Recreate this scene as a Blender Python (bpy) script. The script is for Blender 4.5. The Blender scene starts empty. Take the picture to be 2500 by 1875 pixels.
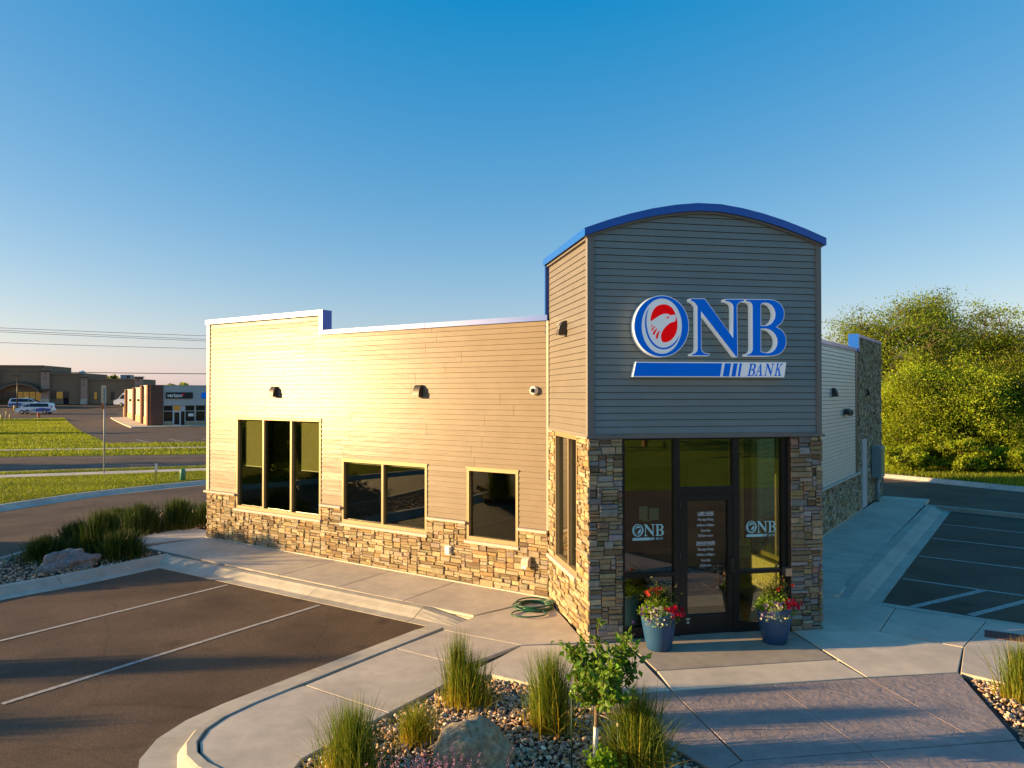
import bpy, bmesh, math, random
import numpy as np
from mathutils import Vector, Matrix, noise
from mathutils.geometry import tessellate_polygon

R = math.radians
random.seed(7)
rng = np.random.default_rng(7)
scene = bpy.context.scene
COL = scene.collection

# ------------------------------------------------------------------ camera, sky, sun, exposure
cam_d = bpy.data.cameras.new('camera')
cam_d.sensor_width = 36.0
cam_d.lens = 26.683
cam_d.clip_start = 0.1
cam_d.clip_end = 3000
cam = bpy.data.objects.new('camera', cam_d)
cam.location = (0, 0, 3.75)
cam.rotation_euler = (R(90 + 0.696), 0, R(-10.7))
COL.objects.link(cam)
scene.camera = cam

SUN_AZ = 175.0          # degrees counter-clockwise from +X, towards the sun
SUN_EL = 10.0
world = bpy.data.worlds.new('World')
scene.world = world
world.use_nodes = True
nt = world.node_tree
bg = nt.nodes['Background']
sky = nt.nodes.new('ShaderNodeTexSky')
sky.sky_type = 'NISHITA'
sky.sun_disc = False
sky.sun_elevation = R(SUN_EL)
sky.sun_rotation = R(90 - SUN_AZ)
sky.altitude = 300
sky.air_density = 1.0
sky.dust_density = 0.6
sky.ozone_density = 2.0
# one colour grade over the whole sky (the photograph's deep azure), the same everywhere
sat = nt.nodes.new('ShaderNodeVectorMath'); sat.operation = 'MULTIPLY_ADD'
sat.inputs[1].default_value = (1.15, 0.74, 0.47)
sat.inputs[2].default_value = (-0.74, 0.30, 1.72)
mxn = nt.nodes.new('ShaderNodeVectorMath'); mxn.operation = 'MAXIMUM'; mxn.inputs[1].default_value = (0.02, 0.02, 0.02)
nt.links.new(sky.outputs[0], sat.inputs[0])
nt.links.new(sat.outputs[0], mxn.inputs[0])
nt.links.new(mxn.outputs[0], bg.inputs[0])
bg.inputs[1].default_value = 0.090

sun_d = bpy.data.lights.new('sun', 'SUN')
sun_d.energy = 5.0
sun_d.angle = R(0.5)
sun_d.color = (1.0, 0.67, 0.31)
sun = bpy.data.objects.new('sun', sun_d)
sv = Vector((math.cos(R(SUN_AZ)) * math.cos(R(SUN_EL)), math.sin(R(SUN_AZ)) * math.cos(R(SUN_EL)), math.sin(R(SUN_EL))))
sun.rotation_euler = sv.to_track_quat('Z', 'Y').to_euler()
sun.location = (-20, 5, 12)
COL.objects.link(sun)

vs = scene.view_settings
vs.view_transform = 'Standard'
vs.look = 'None'
vs.exposure = 1.3
vs.gamma = 1.0
vs.use_curve_mapping = False

# ------------------------------------------------------------------ object helpers
def tag(o, label=None, cat=None, group=None, kind=None):
    if label: o['label'] = label
    if cat: o['category'] = cat
    if group: o['group'] = group
    if kind: o['kind'] = kind
    return o

def adopt(o, parent):
    o.parent = parent
    o.matrix_parent_inverse = Matrix.Translation(-parent.location) if parent.type == 'EMPTY' else Matrix.Identity(4)

def empty(name, loc, label=None, cat=None, group=None, kind=None, parent=None):
    o = bpy.data.objects.new(name, None)
    o.location = loc
    o.empty_display_size = 0.2
    COL.objects.link(o)
    if parent is not None:
        o.location = (0, 0, 0)
        o.parent = parent
        o.matrix_parent_inverse = Matrix.Translation(-parent.location)
    return tag(o, label, cat, group, kind)

def mk(name, verts, faces, mat, parent=None, smooth=False, cols=None, fix=True):
    me = bpy.data.meshes.new(name)
    if isinstance(verts, np.ndarray):
        verts = verts.tolist()
    me.from_pydata(verts, [], faces)
    if fix:
        bm = bmesh.new(); bm.from_mesh(me)
        bmesh.ops.recalc_face_normals(bm, faces=bm.faces)
        bm.to_mesh(me); bm.free()
    if smooth:
        me.polygons.foreach_set('use_smooth', [True] * len(me.polygons))
    if cols is not None:
        a = me.color_attributes.new('col', 'FLOAT_COLOR', 'POINT')
        c = np.ones((len(verts), 4), np.float32)
        c[:, :3] = cols
        a.data.foreach_set('color', c.ravel())
    me.materials.append(mat)
    o = bpy.data.objects.new(name, me)
    COL.objects.link(o)
    if parent is not None:
        adopt(o, parent)
    return o

class MB:
    def __init__(s): s.v = []; s.f = []; s.c = []
    def add(s, v, f, c=None):
        n = len(s.v)
        s.v += [tuple(p) for p in v]
        s.f += [[i + n for i in q] for q in f]
        s.c += [c if c is not None else (1, 1, 1)] * len(v)
        return s
    def box(s, a, b):
        x0, y0, z0 = a; x1, y1, z1 = b
        v = [(x, y, z) for z in (z0, z1) for y in (y0, y1) for x in (x0, x1)]
        return s.add(v, BOXF)
    def fbox(s, fr, s0, s1, o0, o1, z0, z1):
        v = [fr.p(q, o, z) for z in (z0, z1) for o in (o0, o1) for q in (s0, s1)]
        return s.add(v, BOXF)
    def tube(s, pts, r, n=8, cap=True):
        pts = [Vector(p) for p in pts]
        rs = r if isinstance(r, (list, tuple)) else [r] * len(pts)
        ring = []
        prev = None
        for i, p in enumerate(pts):
            a = pts[max(i - 1, 0)]; b = pts[min(i + 1, len(pts) - 1)]
            t = (b - a).normalized()
            if prev is None:
                u = t.cross(Vector((0, 0, 1)))
                if u.length < 0.05: u = t.cross(Vector((1, 0, 0)))
            else:
                u = prev - t * prev.dot(t)
            u.normalize(); prev = u
            w = t.cross(u)
            ring.append([p + (u * math.cos(2 * math.pi * k / n) + w * math.sin(2 * math.pi * k / n)) * rs[i] for k in range(n)])
        v = [q for rg in ring for q in rg]
        f = [[i * n + k, i * n + (k + 1) % n, (i + 1) * n + (k + 1) % n, (i + 1) * n + k] for i in range(len(pts) - 1) for k in range(n)]
        if cap:
            f += [list(range(n))[::-1], [(len(pts) - 1) * n + k for k in range(n)]]
        return s.add(v, f)
    def lathe(s, prof, c=(0, 0, 0), n=32):
        v = [(c[0] + r * math.cos(2 * math.pi * k / n), c[1] + r * math.sin(2 * math.pi * k / n), c[2] + z) for r, z in prof for k in range(n)]
        m = len(prof)
        f = [[i * n + k, i * n + (k + 1) % n, (i + 1) * n + (k + 1) % n, (i + 1) * n + k] for i in range(m - 1) for k in range(n)]
        f += [list(range(n))[::-1], [(m - 1) * n + k for k in range(n)]]
        return s.add(v, f)
    def build(s, name, mat, parent=None, smooth=False, usecol=False, fix=True):
        return mk(name, s.v, s.f, mat, parent, smooth, np.array(s.c) if usecol else None, fix)

BOXF = [[0, 2, 3, 1], [4, 5, 7, 6], [0, 1, 5, 4], [2, 6, 7, 3], [0, 4, 6, 2], [1, 3, 7, 5]]

class Frame:                       # a wall: p(s along, o outwards, z up)
    def __init__(f, n, d, D): f.n = Vector(n); f.d = Vector(d); f.D = D
    def p(f, s, o, z):
        q = f.n * (f.D + o) + f.d * s
        return (q.x, q.y, z)
Q = math.sqrt(0.5)
FL = Frame((-Q, -Q, 0), (-Q, Q, 0), -11.91)     # long wall on the left
FRt = Frame((Q, -Q, 0), (Q, Q, 0), -4.54)       # long wall on the right
FF = Frame((0, -1, 0), (1, 0, 0), -11.03)       # tower front
FS = Frame((-1, 0, 0), (0, 1, 0), -3.27)        # tower left side
FT = Frame((1, 0, 0), (0, 1, 0), 7.075)         # tower right side

def prism(poly, to3a, to3b, holes=()):
    """closed prism of a 2-D polygon with holes between two planes"""
    loops = [list(poly)] + [list(h) for h in holes]
    tri = tessellate_polygon([[Vector((x, y, 0)) for x, y in l] for l in loops])
    flat = [p for l in loops for p in l]
    n = len(flat)
    v = [to3a(x, y) for x, y in flat] + [to3b(x, y) for x, y in flat]
    f = [list(t) for t in tri] + [[i + n for i in t][::-1] for t in tri]
    k = 0
    for l in loops:
        m = len(l)
        for i in range(m):
            a, b = k + i, k + (i + 1) % m
            f.append([a, b, b + n, a + n])
        k += m
    return v, f

def area(p): return 0.5 * sum(p[i][0] * p[(i + 1) % len(p)][1] - p[(i + 1) % len(p)][0] * p[i][1] for i in range(len(p)))
def inset(p, d):
    """offset a polygon inwards by d"""
    n = len(p); sg = 1 if area(p) > 0 else -1
    out = []
    for i in range(n):
        a = Vector(p[i - 1]); b = Vector(p[i]); c = Vector(p[(i + 1) % n])
        e1 = (b - a); e2 = (c - b)
        if e1.length < 1e-6 or e2.length < 1e-6: out.append(tuple(b)); continue
        e1.normalize(); e2.normalize()
        n1 = Vector((-e1.y, e1.x)) * sg; n2 = Vector((-e2.y, e2.x)) * sg
        m = n1 + n2
        k = m.length_squared
        q = b + m * (d * 2 / max(k, 0.8))
        out.append((q.x, q.y))
    return out

# ------------------------------------------------------------------ materials
def newmat(name):
    m = bpy.data.materials.new(name); m.use_nodes = True
    return m, m.node_tree, m.node_tree.nodes['Principled BSDF']

def N(t, kind, **kw):
    n = t.nodes.new(kind)
    for k, v in kw.items(): setattr(n, k, v)
    return n

def coords(t, scale=(1, 1, 1), rotz=0.0):
    g = N(t, 'ShaderNodeNewGeometry')
    m = N(t, 'ShaderNodeMapping')
    m.inputs['Scale'].default_value = scale
    m.vector_type = 'POINT'
    if rotz:
        r = N(t, 'ShaderNodeMapping'); r.inputs['Rotation'].default_value = (0, 0, rotz)
        t.links.new(g.outputs['Position'], r.inputs[0]); t.links.new(r.outputs[0], m.inputs[0])
    else:
        t.links.new(g.outputs['Position'], m.inputs[0])
    return m.outputs[0]

def noise_n(t, vec, scale, detail=4, rough=0.6):
    n = N(t, 'ShaderNodeTexNoise')
    n.inputs['Scale'].default_value = scale
    n.inputs['Detail'].default_value = detail
    n.inputs['Roughness'].default_value = rough
    t.links.new(vec, n.inputs['Vector'])
    return n.outputs['Fac']

def ramp(t, fac, stops):
    r = N(t, 'ShaderNodeValToRGB')
    el = r.color_ramp.elements
    while len(el) < len(stops): el.new(0.5)
    for e, (p, c) in zip(el, stops):
        e.position = p; e.color = (*c, 1) if len(c) == 3 else c
    t.links.new(fac, r.inputs[0])
    return r.outputs[0]

def mix(t, fac, a, b, mode='MIX'):
    n = N(t, 'ShaderNodeMix'); n.data_type = 'RGBA'; n.blend_type = mode
    for s, x in ((0, fac), (6, a), (7, b)):
        if isinstance(x, (int, float)): n.inputs[s].default_value = x
        elif isinstance(x, tuple): n.inputs[s].default_value = (*x, 1)
        else: t.links.new(x, n.inputs[s])
    return n.outputs[2]

def bump(t, b, h, strength, dist=0.01):
    n = N(t, 'ShaderNodeBump')
    n.inputs['Strength'].default_value = strength
    n.inputs['Distance'].default_value = dist
    t.links.new(h, n.inputs['Height'])
    t.links.new(n.outputs[0], b.inputs['Normal'])
    return n

def mul(c, k): return tuple(min(1, max(0, x * k)) for x in c)

def pbr(name, col, rough=0.6, var=0.2, ns=6, bs=80, bst=0.25, bd=0.004, metal=0, coat=0, coatr=0.1, spec=0.5, attr=False, scale=(1, 1, 1), rotz=0, big=0.0):
    m, t, b = newmat(name)
    v = coords(t, scale, rotz)
    fac = noise_n(t, v, ns, 6)
    c = ramp(t, fac, [(0.3, mul(col, 1 - var)), (0.7, mul(col, 1 + var))])
    if big:
        f2 = noise_n(t, v, big, 3)
        c = mix(t, 1.0, c, ramp(t, f2, [(0.35, (0.78, 0.78, 0.78)), (0.65, (1.0, 1.0, 1.0))]), 'MULTIPLY')
    if attr:
        a = N(t, 'ShaderNodeVertexColor'); a.layer_name = 'col'
        c = mix(t, 1.0, c, a.outputs[0], 'MULTIPLY')
    t.links.new(c, b.inputs['Base Color'])
    b.inputs['Roughness'].default_value = rough
    b.inputs['Metallic'].default_value = metal
    b.inputs['Specular IOR Level'].default_value = spec
    b.inputs['Coat Weight'].default_value = coat
    b.inputs['Coat Roughness'].default_value = coatr
    if bst:
        bump(t, b, noise_n(t, v, bs, 5), bst, bd)
    return m

def siding_mat(name, col, rotz, rough=0.34, spec=0.5):
    m, t, b = newmat(name)
    v = coords(t, (1, 1, 1), rotz)
    vs_ = coords(t, (3, 3, 60), rotz)
    c = ramp(t, noise_n(t, v, 2.2, 5), [(0.3, mul(col, 0.93)), (0.7, mul(col, 1.06))])
    g = noise_n(t, vs_, 1.6, 6, 0.65)
    c = mix(t, 0.14, c, ramp(t, g, [(0.35, mul(col, 0.75)), (0.65, mul(col, 1.1))]))
    t.links.new(c, b.inputs['Base Color'])
    rr = N(t, 'ShaderNodeMapRange'); rr.inputs[3].default_value = rough - 0.06; rr.inputs[4].default_value = rough + 0.08
    t.links.new(g, rr.inputs[0]); t.links.new(rr.outputs[0], b.inputs['Roughness'])
    b.inputs['Specular IOR Level'].default_value = spec
    w = noise_n(t, coords(t, (0.9, 0.9, 5.0), rotz), 1.3, 3)
    hh = N(t, 'ShaderNodeMath'); hh.operation = 'MULTIPLY_ADD'; hh.inputs[1].default_value = 3.5
    t.links.new(w, hh.inputs[0]); t.links.new(g, hh.inputs[2])
    bump(t, b, hh.outputs[0], 0.35, 0.003)
    return m

SID_L = siding_mat('siding_vinyl_left_sunlit', (0.235, 0.19, 0.14), R(45), 0.28, 0.075)  # main siding, colour darkened for its sunlit wall
SID_R = siding_mat('siding_vinyl_right_shaded', (0.50, 0.51, 0.45), R(-45))  # same siding as the left wall, colour lightened and cooled for its shade
SID_F = siding_mat('siding_vinyl_tower_front_shaded', (0.25, 0.285, 0.275), 0, 0.5, 0.25)  # same vinyl as the tower side, bluish cast of shade put in the colour
SID_S = siding_mat('siding_vinyl_tower_side', (0.175, 0.155, 0.13), R(90), 0.5, 0.3)
SHEATH = pbr('sheathing_lap_shadow', (0.05, 0.042, 0.034), 0.9, 0.1)  # wall core darkened so board gaps read as lap shadow lines
TRIM_T = pbr('trim_taupe', (0.20, 0.185, 0.165), 0.45, 0.05, bst=0.05)
TRIM_W = pbr('trim_tan', (0.42, 0.36, 0.27), 0.42, 0.05, bst=0.05)
BLUE = pbr('blue_metal', (0.003, 0.10, 0.50), 0.34, 0.06, bst=0.03, bs=6, coat=0.5, coatr=0.14, spec=0.35)
STONE = pbr('ledge_stone', (0.9, 0.9, 0.9), 0.8, 0.22, 14, 55, 0.6, 0.008, attr=True, spec=0.25)
MORTAR = pbr('stone_joint', (0.035, 0.026, 0.018), 0.9, 0.2)
CAPST = pbr('cast_stone_cap', (0.55, 0.45, 0.37), 0.75, 0.1, 10, 120, 0.4)
FRAME_W = pbr('window_frame_bronze', (0.34, 0.26, 0.14), 0.4, 0.06, bst=0.03, metal=0.3)
FRAME_D = pbr('storefront_frame_black', (0.012, 0.012, 0.012), 0.38, 0.05, bst=0.03)
CONC = pbr('concrete_walk', (0.62, 0.53, 0.405), 0.8, 0.10, 5, 190, 0.3, 0.003, big=0.9)
CONC_P = pbr('concrete_entry', (0.70, 0.59, 0.44), 0.8, 0.08, 5, 190, 0.3, 0.003, big=0.9)
CONC_D = pbr('concrete_entry_dark', (0.42, 0.35, 0.26), 0.8, 0.10, 6, 190, 0.3, 0.003, big=0.9)
CONC_K = pbr('concrete_kerb', (0.52, 0.47, 0.37), 0.8, 0.12, 5, 160, 0.35, 0.004, big=0.8)
JOINT = pbr('joint_dark', (0.05, 0.045, 0.04), 0.9, 0.1)
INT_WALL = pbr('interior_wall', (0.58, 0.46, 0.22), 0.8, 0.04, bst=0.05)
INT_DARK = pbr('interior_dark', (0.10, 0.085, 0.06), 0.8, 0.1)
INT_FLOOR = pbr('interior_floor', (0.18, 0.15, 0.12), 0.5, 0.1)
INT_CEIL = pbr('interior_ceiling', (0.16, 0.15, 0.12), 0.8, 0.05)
SHADE = pbr('roller_shade_cloth', (0.34, 0.31, 0.15), 0.9, 0.06, bs=400, bst=0.2)
WHITE_P = pbr('white_plastic', (0.78, 0.76, 0.72), 0.45, 0.03, bst=0)
WHITE_S = pbr('sign_white', (0.76, 0.77, 0.78), 0.45, 0.02, bst=0, spec=0.3)
SBLUE = pbr('sign_blue', (0.0, 0.12, 0.58), 0.5, 0.03, bst=0, spec=0.12)
SRED = pbr('sign_red', (0.72, 0.0, 0.004), 0.5, 0.03, bst=0, spec=0.12)
for m_, c_, e_ in ((WHITE_S, (0.85, 0.95, 1.0), 0.075), (SBLUE, (0.0, 0.16, 0.85), 0.09), (SRED, (1.0, 0.0, 0.0), 0.13)):      # a lit channel-letter sign
    m_.node_tree.nodes['Principled BSDF'].inputs['Emission Color'].default_value = (*c_, 1)
    m_.node_tree.nodes['Principled BSDF'].inputs['Emission Strength'].default_value = e_
DECAL = pbr('decal_mint', (0.42, 0.72, 0.72), 0.5, 0.02, bst=0)
PAPER = pbr('paper', (0.55, 0.55, 0.42), 0.8, 0.1, 90, bst=0)
YELP = pbr('yellow_poster', (0.55, 0.46, 0.04), 0.7, 0.05, bst=0)
BRONZE = pbr('fixture_bronze', (0.055, 0.045, 0.035), 0.45, 0.1, bst=0.05)
STEEL = pbr('brushed_steel', (0.55, 0.5, 0.42), 0.35, 0.06, metal=0.9, bst=0.05)
GREY = pbr('grey_paint', (0.28, 0.30, 0.30), 0.5, 0.05, bst=0.04)
BLACK = pbr('black_rubber', (0.015, 0.015, 0.016), 0.6, 0.1, bst=0.05)
ROOF = pbr('roof_membrane', (0.35, 0.33, 0.3), 0.8, 0.1)
POT = pbr('pot_teal', (0.018, 0.075, 0.17), 0.42, 0.06, bst=0.04)
SOIL = pbr('soil', (0.045, 0.033, 0.022), 0.95, 0.3, 30, 60, 0.6, 0.02)
HOSE = pbr('hose_green', (0.012, 0.10, 0.055), 0.35, 0.08, bst=0)
BARK = pbr('bark', (0.16, 0.11, 0.065), 0.9, 0.3, 12, 40, 0.6, 0.02)
TWIG = pbr('twig', (0.28, 0.17, 0.08), 0.8, 0.25, 20, bst=0)
LINE = pbr('road_paint', (0.40, 0.37, 0.32), 0.8, 0.42, 22, 150, 0.3)

def asphalt(name, col, warm):
    m, t, b = newmat(name)
    v = coords(t)
    c = ramp(t, noise_n(t, v, 42, 5, 0.8), [(0.3, mul(col, 0.45)), (0.52, col), (0.75, mul(col, 1.9))])
    c2 = mix(t, ramp(t, noise_n(t, v, 0.55, 5, 0.6), [(0.4, (0, 0, 0)), (0.68, (1, 1, 1))]), c, mix(t, 1.0, c, warm, 'MULTIPLY'))
    wv = N(t, 'ShaderNodeVectorMath'); wv.operation = 'MULTIPLY_ADD'; wv.inputs[1].default_value = (0.5, 0.5, 0)
    wn = N(t, 'ShaderNodeTexNoise'); wn.inputs['Scale'].default_value = 1.1; wn.inputs['Detail'].default_value = 5
    t.links.new(v, wn.inputs['Vector']); t.links.new(wn.outputs['Color'], wv.inputs[0]); t.links.new(v, wv.inputs[2])
    cr = N(t, 'ShaderNodeTexVoronoi'); cr.feature = 'DISTANCE_TO_EDGE'; cr.inputs['Scale'].default_value = 0.16
    t.links.new(wv.outputs[0], cr.inputs['Vector'])
    c2 = mix(t, 1.0, c2, ramp(t, cr.outputs['Distance'], [(0.0, (0.78, 0.78, 0.78)), (0.003, (1, 1, 1))]), 'MULTIPLY')
    sp_ = N(t, 'ShaderNodeTexVoronoi'); sp_.inputs['Scale'].default_value = 0.75; t.links.new(wv.outputs[0], sp_.inputs['Vector'])
    c2 = mix(t, 1.0, c2, ramp(t, sp_.outputs['Distance'], [(0.03, (0.5, 0.5, 0.52)), (0.16, (1, 1, 1))]), 'MULTIPLY')
    t.links.new(c2, b.inputs['Base Color'])
    b.inputs['Roughness'].default_value = 0.82
    b.inputs['Specular IOR Level'].default_value = 0.35
    bump(t, b, noise_n(t, v, 150, 4, 0.7), 0.6, 0.006)
    return m
ASPH = asphalt('asphalt', (0.135, 0.085, 0.048), (0.55, 0.53, 0.50))
ASPH_R = asphalt('asphalt_dark', (0.062, 0.055, 0.048), (0.7, 0.7, 0.7))

def grass_mat(name, a, bcol):
    m, t, b = newmat(name)
    v = coords(t)
    vv = coords(t, (1, 1, 1))
    c = ramp(t, noise_n(t, v, 0.55, 6, 0.65), [(0.36, a), (0.64, bcol)])
    c = mix(t, 0.6, c, ramp(t, noise_n(t, v, 26, 5, 0.75), [(0.3, mul(a, 0.55)), (0.7, mul(bcol, 1.4))]))
    t.links.new(c, b.inputs['Base Color'])
    b.inputs['Roughness'].default_value = 0.9
    b.inputs['Specular IOR Level'].default_value = 0.1
    bump(t, b, noise_n(t, v, 14, 6, 0.8), 1.0, 0.16)
    return m
LAWN = grass_mat('lawn_grass', (0.085, 0.15, 0.012), (0.24, 0.29, 0.022))

def stamped():
    m, t, b = newmat('stamped_concrete')
    v = coords(t)
    col = (0.36, 0.275, 0.235)
    w = N(t, 'ShaderNodeTexNoise'); w.inputs['Scale'].default_value = 3.0; w.inputs['Detail'].default_value = 4
    t.links.new(v, w.inputs['Vector'])
    vm = N(t, 'ShaderNodeVectorMath'); vm.operation = 'MULTIPLY_ADD'
    vm.inputs[1].default_value = (0.25, 0.25, 0); t.links.new(w.outputs['Color'], vm.inputs[0]); t.links.new(v, vm.inputs[2])
    vo = N(t, 'ShaderNodeTexVoronoi'); vo.feature = 'DISTANCE_TO_EDGE'; vo.inputs['Scale'].default_value = 2.6
    t.links.new(vm.outputs[0], vo.inputs['Vector'])
    crack = ramp(t, vo.outputs['Distance'], [(0.0, (0, 0, 0)), (0.02, (1, 1, 1))])
    c = ramp(t, noise_n(t, v, 3.0, 7, 0.7), [(0.3, mul(col, 0.78)), (0.7, mul(col, 1.15))])
    c = mix(t, 1.0, c, mix(t, 0.12, (1.0, 1.0, 1.0), crack, 'MULTIPLY'), 'MULTIPLY')
    t.links.new(c, b.inputs['Base Color'])
    b.inputs['Roughness'].default_value = 0.6
    h = N(t, 'ShaderNodeMath'); h.operation = 'ADD'
    sc = N(t, 'ShaderNodeMath'); sc.operation = 'MULTIPLY'; sc.inputs[1].default_value = 0.16
    t.links.new(crack, sc.inputs[0])
    t.links.new(noise_n(t, v, 9, 7, 0.6), h.inputs[0]); t.links.new(sc.outputs[0], h.inputs[1])
    bump(t, b, h.outputs[0], 0.75, 0.02)
    return m
STAMP = stamped()

def glass_mat(name, tint, boost=1.0):
    m = bpy.data.materials.new(name); m.use_nodes = True
    t = m.node_tree
    t.nodes.remove(t.nodes['Principled BSDF'])
    out = t.nodes['Material Output']
    tr = N(t, 'ShaderNodeBsdfTransparent'); tr.inputs[0].default_value = (*tint, 1)
    gl = N(t, 'ShaderNodeBsdfGlossy'); gl.inputs['Roughness'].default_value = 0.0
    gl.inputs['Color'].default_value = (1, 1, 1, 1)
    ge = N(t, 'ShaderNodeNewGeometry')
    dt = N(t, 'ShaderNodeVectorMath'); dt.operation = 'DOT_PRODUCT'
    t.links.new(ge.outputs['Incoming'], dt.inputs[0]); t.links.new(ge.outputs['Normal'], dt.inputs[1])
    ab = N(t, 'ShaderNodeMath'); ab.operation = 'ABSOLUTE'; t.links.new(dt.outputs['Value'], ab.inputs[0])
    om = N(t, 'ShaderNodeMath'); om.operation = 'SUBTRACT'; om.inputs[0].default_value = 1.0; t.links.new(ab.outputs[0], om.inputs[1])
    pw = N(t, 'ShaderNodeMath'); pw.operation = 'POWER'; pw.inputs[1].default_value = 5.0; t.links.new(om.outputs[0], pw.inputs[0])
    mm = N(t, 'ShaderNodeMath'); mm.operation = 'MULTIPLY_ADD'; mm.inputs[1].default_value = 0.9; mm.inputs[2].default_value = 0.05 * boost
    mm.use_clamp = True
    t.links.new(pw.outputs[0], mm.inputs[0])
    mx = N(t, 'ShaderNodeMixShader')
    t.links.new(mm.outputs[0], mx.inputs[0]); t.links.new(tr.outputs[0], mx.inputs[1]); t.links.new(gl.outputs[0], mx.inputs[2])
    t.links.new(mx.outputs[0], out.inputs[0])
    return m
GLASS = glass_mat('window_glass', (0.74, 0.77, 0.66), 1.2)
GLASS_D = glass_mat('entry_glass', (0.62, 0.70, 0.60), 2.6)

def leaf_mat(name, col, trans=0.45, rough=0.5):
    m = bpy.data.materials.new(name); m.use_nodes = True
    t = m.node_tree; b = t.nodes['Principled BSDF']; out = t.nodes['Material Output']
    a = N(t, 'ShaderNodeVertexColor'); a.layer_name = 'col'
    c = mix(t, 1.0, a.outputs[0], col, 'MULTIPLY')
    t.links.new(c, b.inputs['Base Color'])
    b.inputs['Roughness'].default_value = rough
    b.inputs['Specular IOR Level'].default_value = 0.3
    tr = N(t, 'ShaderNodeBsdfTranslucent')
    c2 = mix(t, 1.0, c, (1.2, 1.15, 0.5), 'MULTIPLY')
    t.links.new(c2, tr.inputs[0])
    mx = N(t, 'ShaderNodeMixShader'); mx.inputs[0].default_value = trans
    t.links.new(b.outputs[0], mx.inputs[1]); t.links.new(tr.outputs[0], mx.inputs[2]); t.links.new(mx.outputs[0], out.inputs[0])
    return m
LEAF = leaf_mat('tree_leaf', (0.21, 0.28, 0.022), 0.5)
LEAF_Y = leaf_mat('bush_leaf', (0.30, 0.38, 0.022), 0.5)
LEAF_H = leaf_mat('shrub_leaf', (0.13, 0.24, 0.022), 0.4)
BLADE = leaf_mat('grass_blade', (0.125, 0.185, 0.022), 0.35)
BLADE_SHADED = leaf_mat('grass_blade_shaded', (0.04, 0.075, 0.012), 0.2)  # darker copy of the blade green, shade of the left bed in the colour
PETAL = leaf_mat('flower_petal', (1, 1, 1), 0.3)

# ------------------------------------------------------------------ ground, lots, roads
YC = [95, 103, 111, 119, 127, 135, 143, 151, 160, 180]
def ter(y):
    t = min(max((y - 95) / 55, 0), 1.3)
    return 1.6 * t ** 2.1
def terL(y):
    if y <= YC[0]: return 0.0
    for a, b in zip(YC, YC[1:]):
        if y <= b: return ter(a) + (ter(b) - ter(a)) * (y - a) / (b - a)
    return ter(YC[-1])

def sheet(name, poly, off, mat, parent=None, skirt=0.0):
    bm = bmesh.new()
    vs_ = [bm.verts.new((x, y, 0)) for x, y in poly]
    bm.faces.new(vs_)
    for yc in YC:
        bmesh.ops.bisect_plane(bm, geom=bm.verts[:] + bm.edges[:] + bm.faces[:], plane_co=(0, yc, 0), plane_no=(0, 1, 0))
    for v in bm.verts: v.co.z = terL(v.co.y) + off
    if skirt:
        ed = [e for e in bm.edges if e.is_boundary]
        r = bmesh.ops.extrude_edge_only(bm, edges=ed)
        for v in [g for g in r['geom'] if isinstance(g, bmesh.types.BMVert)]: v.co.z -= skirt
    bmesh.ops.recalc_face_normals(bm, faces=bm.faces)
    up = [f for f in bm.faces if abs(f.normal.z) > 0.5]
    if up and up[0].normal.z < 0: bmesh.ops.reverse_faces(bm, faces=bm.faces)
    me = bpy.data.meshes.new(name); bm.to_mesh(me); bm.free()
    me.materials.append(mat)
    o = bpy.data.objects.new(name, me); COL.objects.link(o)
    if parent is not None: adopt(o, parent)
    else: o['kind'] = 'structure'
    return o

sheet('ground', [(-900, -500), (900, -500), (900, 1400), (-900, 1400)], -0.135, LAWN)
sheet('parking_lot', [(-42, -6.5), (44, -6.5), (44, 20), (30, 36), (-8, 38), (-16, 36), (-42, 30)], -0.125, ASPH)
sheet('road', [(-90, 33), (-17.5, 40.74), (-8.48, 42.3), (60, 51), (60, 53), (-10, 50.9), (-22, 51.1), (-90, 52)], -0.129, ASPH)
sheet('far_parking_lot', [(-130, 120), (-50.4, 117.1), (-43.1, 119.9), (-28.6, 83.8), (-19.7, 63.4), (10, 64.5), (20, 110), (-20, 175), (-130, 175)], -0.129, ASPH)
sheet('path', [(-90, 54.6), (20, 58.0), (20, 59.4), (-90, 56.0)], -0.127, CONC)
sheet('lawn', [(-70, 8), (-24, 9), (-17.5, 19), (-13.8, 25.2), (-12.2, 28.39), (-10.66, 31.11), (-9.1, 32.76), (-6.94, 34.77), (-2, 39.4), (4, 42.4), (-8, 40.6), (-17.0, 39.2), (-70, 31)], 0.0, LAWN, skirt=0.2)
sheet('footpath', [(-70, 29.0), (-16.3, 37.24), (-7.81, 38.9), (2, 40.6), (2, 41.9), (-8.01, 40.2), (-16.6, 38.6), (-70, 30.4)], 0.006, CONC)
sheet('far_kerb', [(-90, 31.9), (-17.5, 40.0), (-8.4, 41.7), (40, 48), (40, 48.3), (-8.4, 42.0), (-17.5, 40.3), (-90, 32.2)], 0.0, CONC_K, skirt=0.2)
# grass bank on the far side of the street, behind the photographer
bm_v = []; bm_f = []
gx = np.linspace(-90, 90, 31); gy = np.linspace(-7.5, -70, 18)
for j, y in enumerate(gy):
    for i, x in enumerate(gx):
        bm_v.append((x, y, -0.14 + 4.2 * (min(1, j / 9)) ** 1.3 + (0.25 * math.sin(x * 0.11 + j) if j > 0 else 0)))
nx = len(gx)
for j in range(len(gy) - 1):
    for i in range(nx - 1):
        bm_f.append([j * nx + i, (j + 1) * nx + i, (j + 1) * nx + i + 1, j * nx + i + 1])
bank_hill = mk('hill', bm_v, bm_f, LAWN, smooth=True, fix=False)
bank_hill['kind'] = 'structure'

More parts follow.
